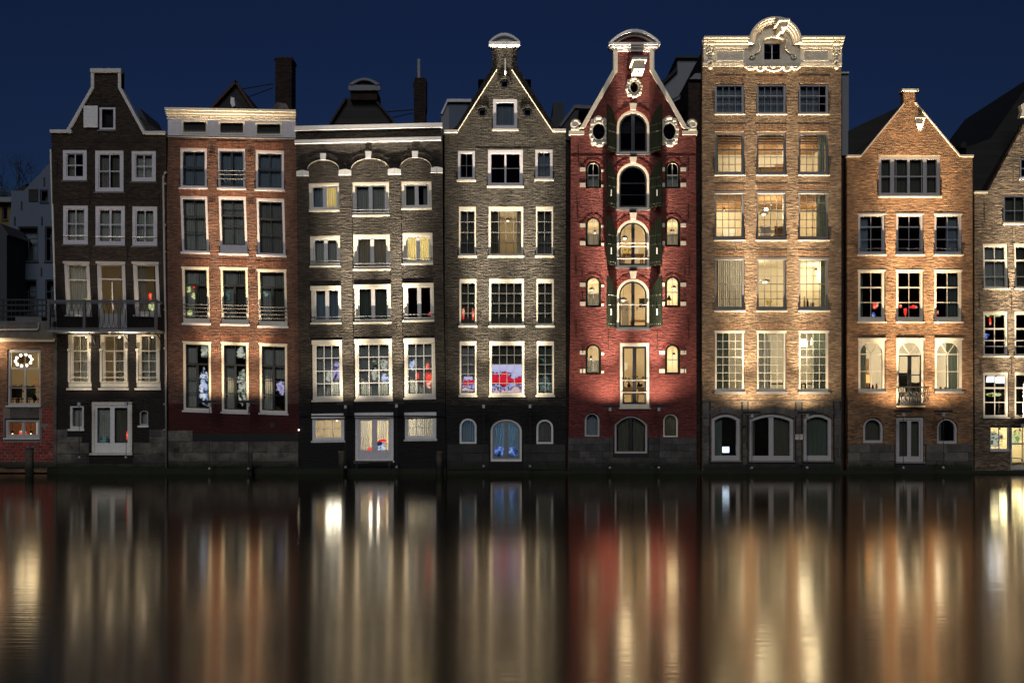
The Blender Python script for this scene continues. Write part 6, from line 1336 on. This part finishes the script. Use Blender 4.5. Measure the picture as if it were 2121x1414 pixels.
glow_patch(1874, 630, 1884, 658, BR, 'upright red glow in the middle window, first storey of the amber house', wob=.3); glow_patch(1884, 629, 1908, 640, BR, 'slanting red glow in the middle window, first storey of the amber house', wob=.3); glow_patch(1862, 628, 1874, 638, BR, 'left red glow in the middle window, first storey of the amber house', wob=.3); glow_patch(1942, 640, 1949, 660, RD, 'dim red glow in the right window, first storey of the amber house', wob=.3)
glow_patch(2041, 649, 2083, 656, GY, 'yellow-green band of painted light in the khaki house'); glow_patch(2052, 655, 2058, 674, BR, 'red streak of light under the yellow-green band in the khaki house'); glow_patch(2040, 686, 2056, 702, BL, 'blue scribble of light in the khaki house', wob=.3)
glow_patch(2042, 812, 2084, 822, GY, 'painted row of small warm lights in the khaki house'); glow_patch(2054, 890, 2090, 930, WG, 'painted glow of shop shelves in the small window at the right edge', Y=.5, wob=.05); glow_patch(2098, 890, 2130, 925, GY, 'painted glow of shelves behind the shop door at the right edge', Y=.5, wob=.05)  # the shelf glow is painted on flat emissive panels
glow_patch(24, 890, 44, 904, RD, 'row of red glints in the cellar window of the bar house', Y=.6)
tag(MB().box(X(56), X(71), .9, .92, Z(903), Z(874)).build('lit_panel', emit('pale_green_panel', (.5, .75, .6), .9)), 'pale green lit panel in the cellar window of the bar house', 'panel')
# framed round-cornered mirror with a ring of little lights
t = thing('framed_mirror', 'round-cornered metal mirror with red lights on its rim at the right edge', 'mirror', (X(2118, -1), -1, Z(866)))
def rr(x0, y0, x1, y1, r, n=6):
    p = []
    for cx_, cy_, a0 in ((x1 - r, y1 - r, 0), (x0 + r, y1 - r, 90), (x0 + r, y0 + r, 180), (x1 - r, y0 + r, 270)):
        for k in range(n + 1):
            a = R(a0 + 90 * k / n); p.append((cx_ + r * math.cos(a), cy_ + r * math.sin(a)))
    return p
pprism(rr(2098, 789, 2140, 866, 8), -1.0, -.9, [rr(2101.5, 793, 2136, 862, 6)]).build('frame', M['steel'], t)
m_, nt_, b_ = new_mat('mirror_face'); b_.inputs['Metallic'].default_value = 1; b_.inputs['Roughness'].default_value = .12; b_.inputs['Base Color'].default_value = (.5, .5, .5, 1)
gg = N(nt_, 'ShaderNodeNewGeometry'); nn = N(nt_, 'ShaderNodeTexNoise'); nn.inputs['Scale'].default_value = 4; nt_.links.new(gg.outputs['Position'], nn.inputs['Vector']); bb = N(nt_, 'ShaderNodeBump'); bb.inputs['Distance'].default_value = .2; nt_.links.new(nn.outputs[0], bb.inputs['Height']); nt_.links.new(bb.outputs[0], b_.inputs['Normal'])
pprism(rr(2101.6, 793.1, 2135.9, 861.9, 6), -.94, -.92).build('mirror_glass', m_, t)
RL = emit('small_red_light', (1, .12, .1), 3)
for px, py in ((2104, 790), (2116, 790), (2099, 806), (2099, 828), (2099, 850), (2106, 865), (2118, 865)): MB().ball((X(px), -1.01, Z(py)), .03, n=6, m=4).build('rim_light', RL, t)
MB().tube([(X(2110), -.9, Z(866)), (X(2110), -.03, Z(860))], .02, 5).build('bracket', M['iron'], t)

# ================================================================== houses behind
def far_house(label, outline, Y, mat, depth, wins=(), roofmat='slate', name='background_house', hole=True):
    t = thing(name, label, 'house', (X(sum(p[0] for p in outline) / len(outline), Y), Y, 0.3), 'dark houses behind the canal row')
    holes = [rect(*w[:4]) for w in wins]
    MB().poly([cv(outline, Y)] + [cv(h, Y) for h in holes], Y, Y + .25).build('front_wall', M[mat], t); MB().poly([cv(outline, Y)], Y + .252, Y + depth, cap0=False).build('side_walls', M[mat], t)
    for w in wins:
        a, b, c, d = w[:4]; kind = w[4] if len(w) > 4 else 't'
        if kind == 'shut': MB().poly([cv(rect(a + .1, b + .1, c - .1, d - .1), Y)], Y - .04, Y + .04).build('shutter', M['slate'], t); continue
        f = MB().poly([cv(rect(a + .05, b + .05, c - .05, d - .05), Y), cv(rect(a + 2.5, b + 2.5, c - 2.5, d - 2.5), Y)], Y + .05, Y + .16).build('window', M['greyrender'], t)
        s = MB(); m = (a + c) / 2; yy = b + (d - b) * .33
        if kind == 't': s.poly([cv(rect(a + 2.5, yy, c - 2.5, yy + 2), Y)], Y + .06, Y + .14); s.poly([cv(rect(m - 1, yy + 2, m + 1, d - 2.5), Y)], Y + .062, Y + .138); s.build('sash', M['greyrender'], f)
        MB().poly([cv(rect(a + 2.5, b + 2.5, c - 2.5, d - 2.5), Y)], Y + .10, Y + .11).build('pane', M['glass'], f); MB().poly([cv(rect(a + 2, b + 2, c - 2, d - 2), Y)], Y + .5, Y + .52).build('curtain', M['c_blue'], f)
        MB().poly([cv(rect(a - 1, d + .1, c + 1, d + 3), Y)], Y - .06, Y + .05).build('sill', M['greyrender'], f)
    return t
t = far_house('blue-grey rendered gabled house standing back behind the bar house roof', [(14, 975), (135, 975), (135, 312), (103, 337), (49, 395), (23, 395), (23, 430), (14, 500)], 9, 'blueplaster', 8,
    ((60, 392, 79, 418, 'shut'), (83, 393, 100, 418, 'o'), (38, 469, 79, 541), (93, 469, 120, 541), (40, 579, 76, 650), (94, 579, 120, 650)))
for (x, y) in ((45, 417), (31, 449), (87, 449), (92, 368), (31, 555), (86, 555)): MB().box(X(x, 9) - .03, X(x, 9) + .03, 8.95, 9.0, Z(y + 17, 9), Z(y, 9)).build('wall_anchor', M['iron'], t)
MB().poly([cv([(28, 396), (54, 380), (54, 390), (47, 396)], 9.5)], 9.5, 12).build('roof', M['slate'], t)
far_house('ochre rendered house at the far left with a white eaves band', [(-160, 970), (23, 970), (23, 420), (-160, 420)], 13, 'yellow', 8, ((4, 428, 16, 455, 'o'),))
tag(MB().box(X(-160, 12.6), X(24, 12.6), 12.6, 21, Z(418, 12.6), Z(408, 12.6)).build('eaves_band', M['whiterender']), 'pale flat roof edge on top of the ochre house', 'roof edge')
far_house('dark grey rear house with a sloping roof at the left edge', [(-120, 975), (14, 975), (14, 488), (18, 486), (0, 462), (-120, 430)], 7, 'greyrender', 5)
# shrubs and a bare tree at the left
t = thing('bare_tree', 'bare leafless tree rising behind the ochre house at the left edge', 'tree', (X(2, 30), 30, .3))
def branch(mb, p, d, l, r, k):
    q = p + d * l; mb.tube([tuple(p), tuple(p + d * l * .5 + Vector((random.uniform(-.1, .1), 0, random.uniform(-.1, .1))) * l * .3), tuple(q)], [r, r * .8, r * .6], 5)
    if k == 0: return
    for _ in range(3): branch(mb, q, (d + Vector((random.uniform(-.8, .8), random.uniform(-.6, .6), random.uniform(-.2, .6)))).normalized(), l * .72, r * .58, k - 1)
mb = MB(); MB().tube([(X(2, 30), 30, .3), (X(4, 30), 30, 12)], [.28, .18], 8).build('trunk', M['slate'], t)
for k in range(6): branch(mb, Vector((X(3, 30), 30, 8 + k * .8)), Vector((random.uniform(-.7, .7), .1, .8)).normalized(), 3.0, .10, 4)
mb.build('branches', M['slate'], t)
for k, px in enumerate((-12, 14)):
    t = thing('evergreen_shrub', ('left', 'right')[k] + ' dark shrub on the roof edge of the ochre house', 'shrub', (X(px, 13.5), 14, Z(410, 13.5)), 'dark shrubs'); f = MB(); c0 = Vector((X(px, 14), 14, Z(404, 14)))
    for _ in range(500):
        d = Vector((random.gauss(0, .5), random.gauss(0, .4), random.gauss(0, .2))); p = c0 + d; s_ = .06; n = len(f.v); f.v += [tuple(p + Vector((random.uniform(-s_, s_), random.uniform(-s_, s_), random.uniform(-s_, s_)))) for _ in range(3)]; f.f.append((n, n + 1, n + 2))
    f.build('crown', plain('dark_foliage', (.04, .06, .03), .8, .3, 3, bump=0), t, smooth=False); MB().tube([tuple(c0 - Vector((0, 0, .4))), tuple(c0)], .04, 5).build('stem', M['slate'], t)
# between and behind the houses
t = thing('roof_dormer', 'white glazed dormer box behind the left shoulder of the grey gable house', 'dormer', (X(940, 2), 2, 13)); 
MB().poly([cv([(914, 280), (972, 280), (972, 207), (928, 207), (914, 232)], 2)], 2, 6).build('side_walls', M['whiterender'], t); MB().poly([cv([(926, 211), (976, 211), (976, 205), (926, 205)], 1.8)], 1.8, 6.2).build('roof', M['mauve'], t)
MB().poly([cv(rect(930, 215, 968, 276), 1.95)], 1.95, 1.99).build('pane', M['blueplaster'], t); MB().poly([cv([(913, 235), (926.5, 205), (929, 207), (916, 237)], 1.9)], 1.9, 6.1).build('eaves', M['mauve'], t)
far_house('pale plastered gable with a flat chimney top between the grey and red houses', [(1138, 300), (1176, 300), (1176, 262), (1168, 246), (1168, 212), (1145, 212), (1145, 240), (1138, 252)], 14, 'greyrender', 5)
t = thing('roof_dormer', 'dark dormer roof behind the left slope of the red warehouse', 'dormer', (X(1190, 3), 3, 13)); MB().poly([cv([(1160, 290), (1230, 290), (1230, 222), (1190, 220), (1160, 258)], 3)], 3, 8).build('side_walls', M['greyrender'], t); MB().poly([cv([(1158, 260), (1190, 217), (1232, 219), (1232, 226), (1191, 224), (1162, 263)], 2.9)], 2.9, 8.1).build('roof', M['lead'], t)
MB().poly([cv([(1214, 224), (1262, 190), (1262, 240), (1214, 240)], 5)], 5, 9).build('slope', M['slate'], t)
t = far_house('white plastered house with a chimney behind the right slope of the red warehouse', [(1375, 340), (1452, 340), (1452, 145), (1447, 140), (1447, 117), (1403, 117), (1403, 141), (1375, 172)], 8, 'whiterender', 6)
MB().poly([cv([(1360, 178), (1403, 139), (1404, 146), (1364, 184)], 7.8)], 7.8, 14).build('roof', M['slate'], t); MB().poly([cv([(1401, 120), (1449, 120), (1449, 116), (1401, 116)], 7.8)], 7.8, 14).build('chimney_cap', M['greyrender'], t)
t = thing('roof_dormer', 'grey dormer with dark panes behind the right slope of the red warehouse', 'dormer', (X(1410, 4), 4, 13)); MB().poly([cv([(1390, 330), (1442, 330), (1442, 190), (1428, 188), (1390, 206)], 4)], 4, 8).build('side_walls', M['greyrender'], t); MB().poly([cv([(1388, 212), (1428, 189), (1430, 186), (1445, 186), (1445, 193), (1429, 194), (1390, 215)], 3.8)], 3.8, 8).build('roof', M['lead'], t)
for a in (1402, 1412, 1422): MB().poly([cv(rect(a, 206, a + 7, 240), 3.95)], 3.95, 3.99).build('pane', M['slate'], t)
MB().poly([cv([(1428, 164), (1458, 164), (1458, 152), (1440, 152)], .4)], .4, 3).build('coping', M['whiterender'], thing('side_parapet', 'pale sloping parapet top beside the left edge of the buff mansion', 'parapet', (X(1443, .4), .4, Z(164, .4))))
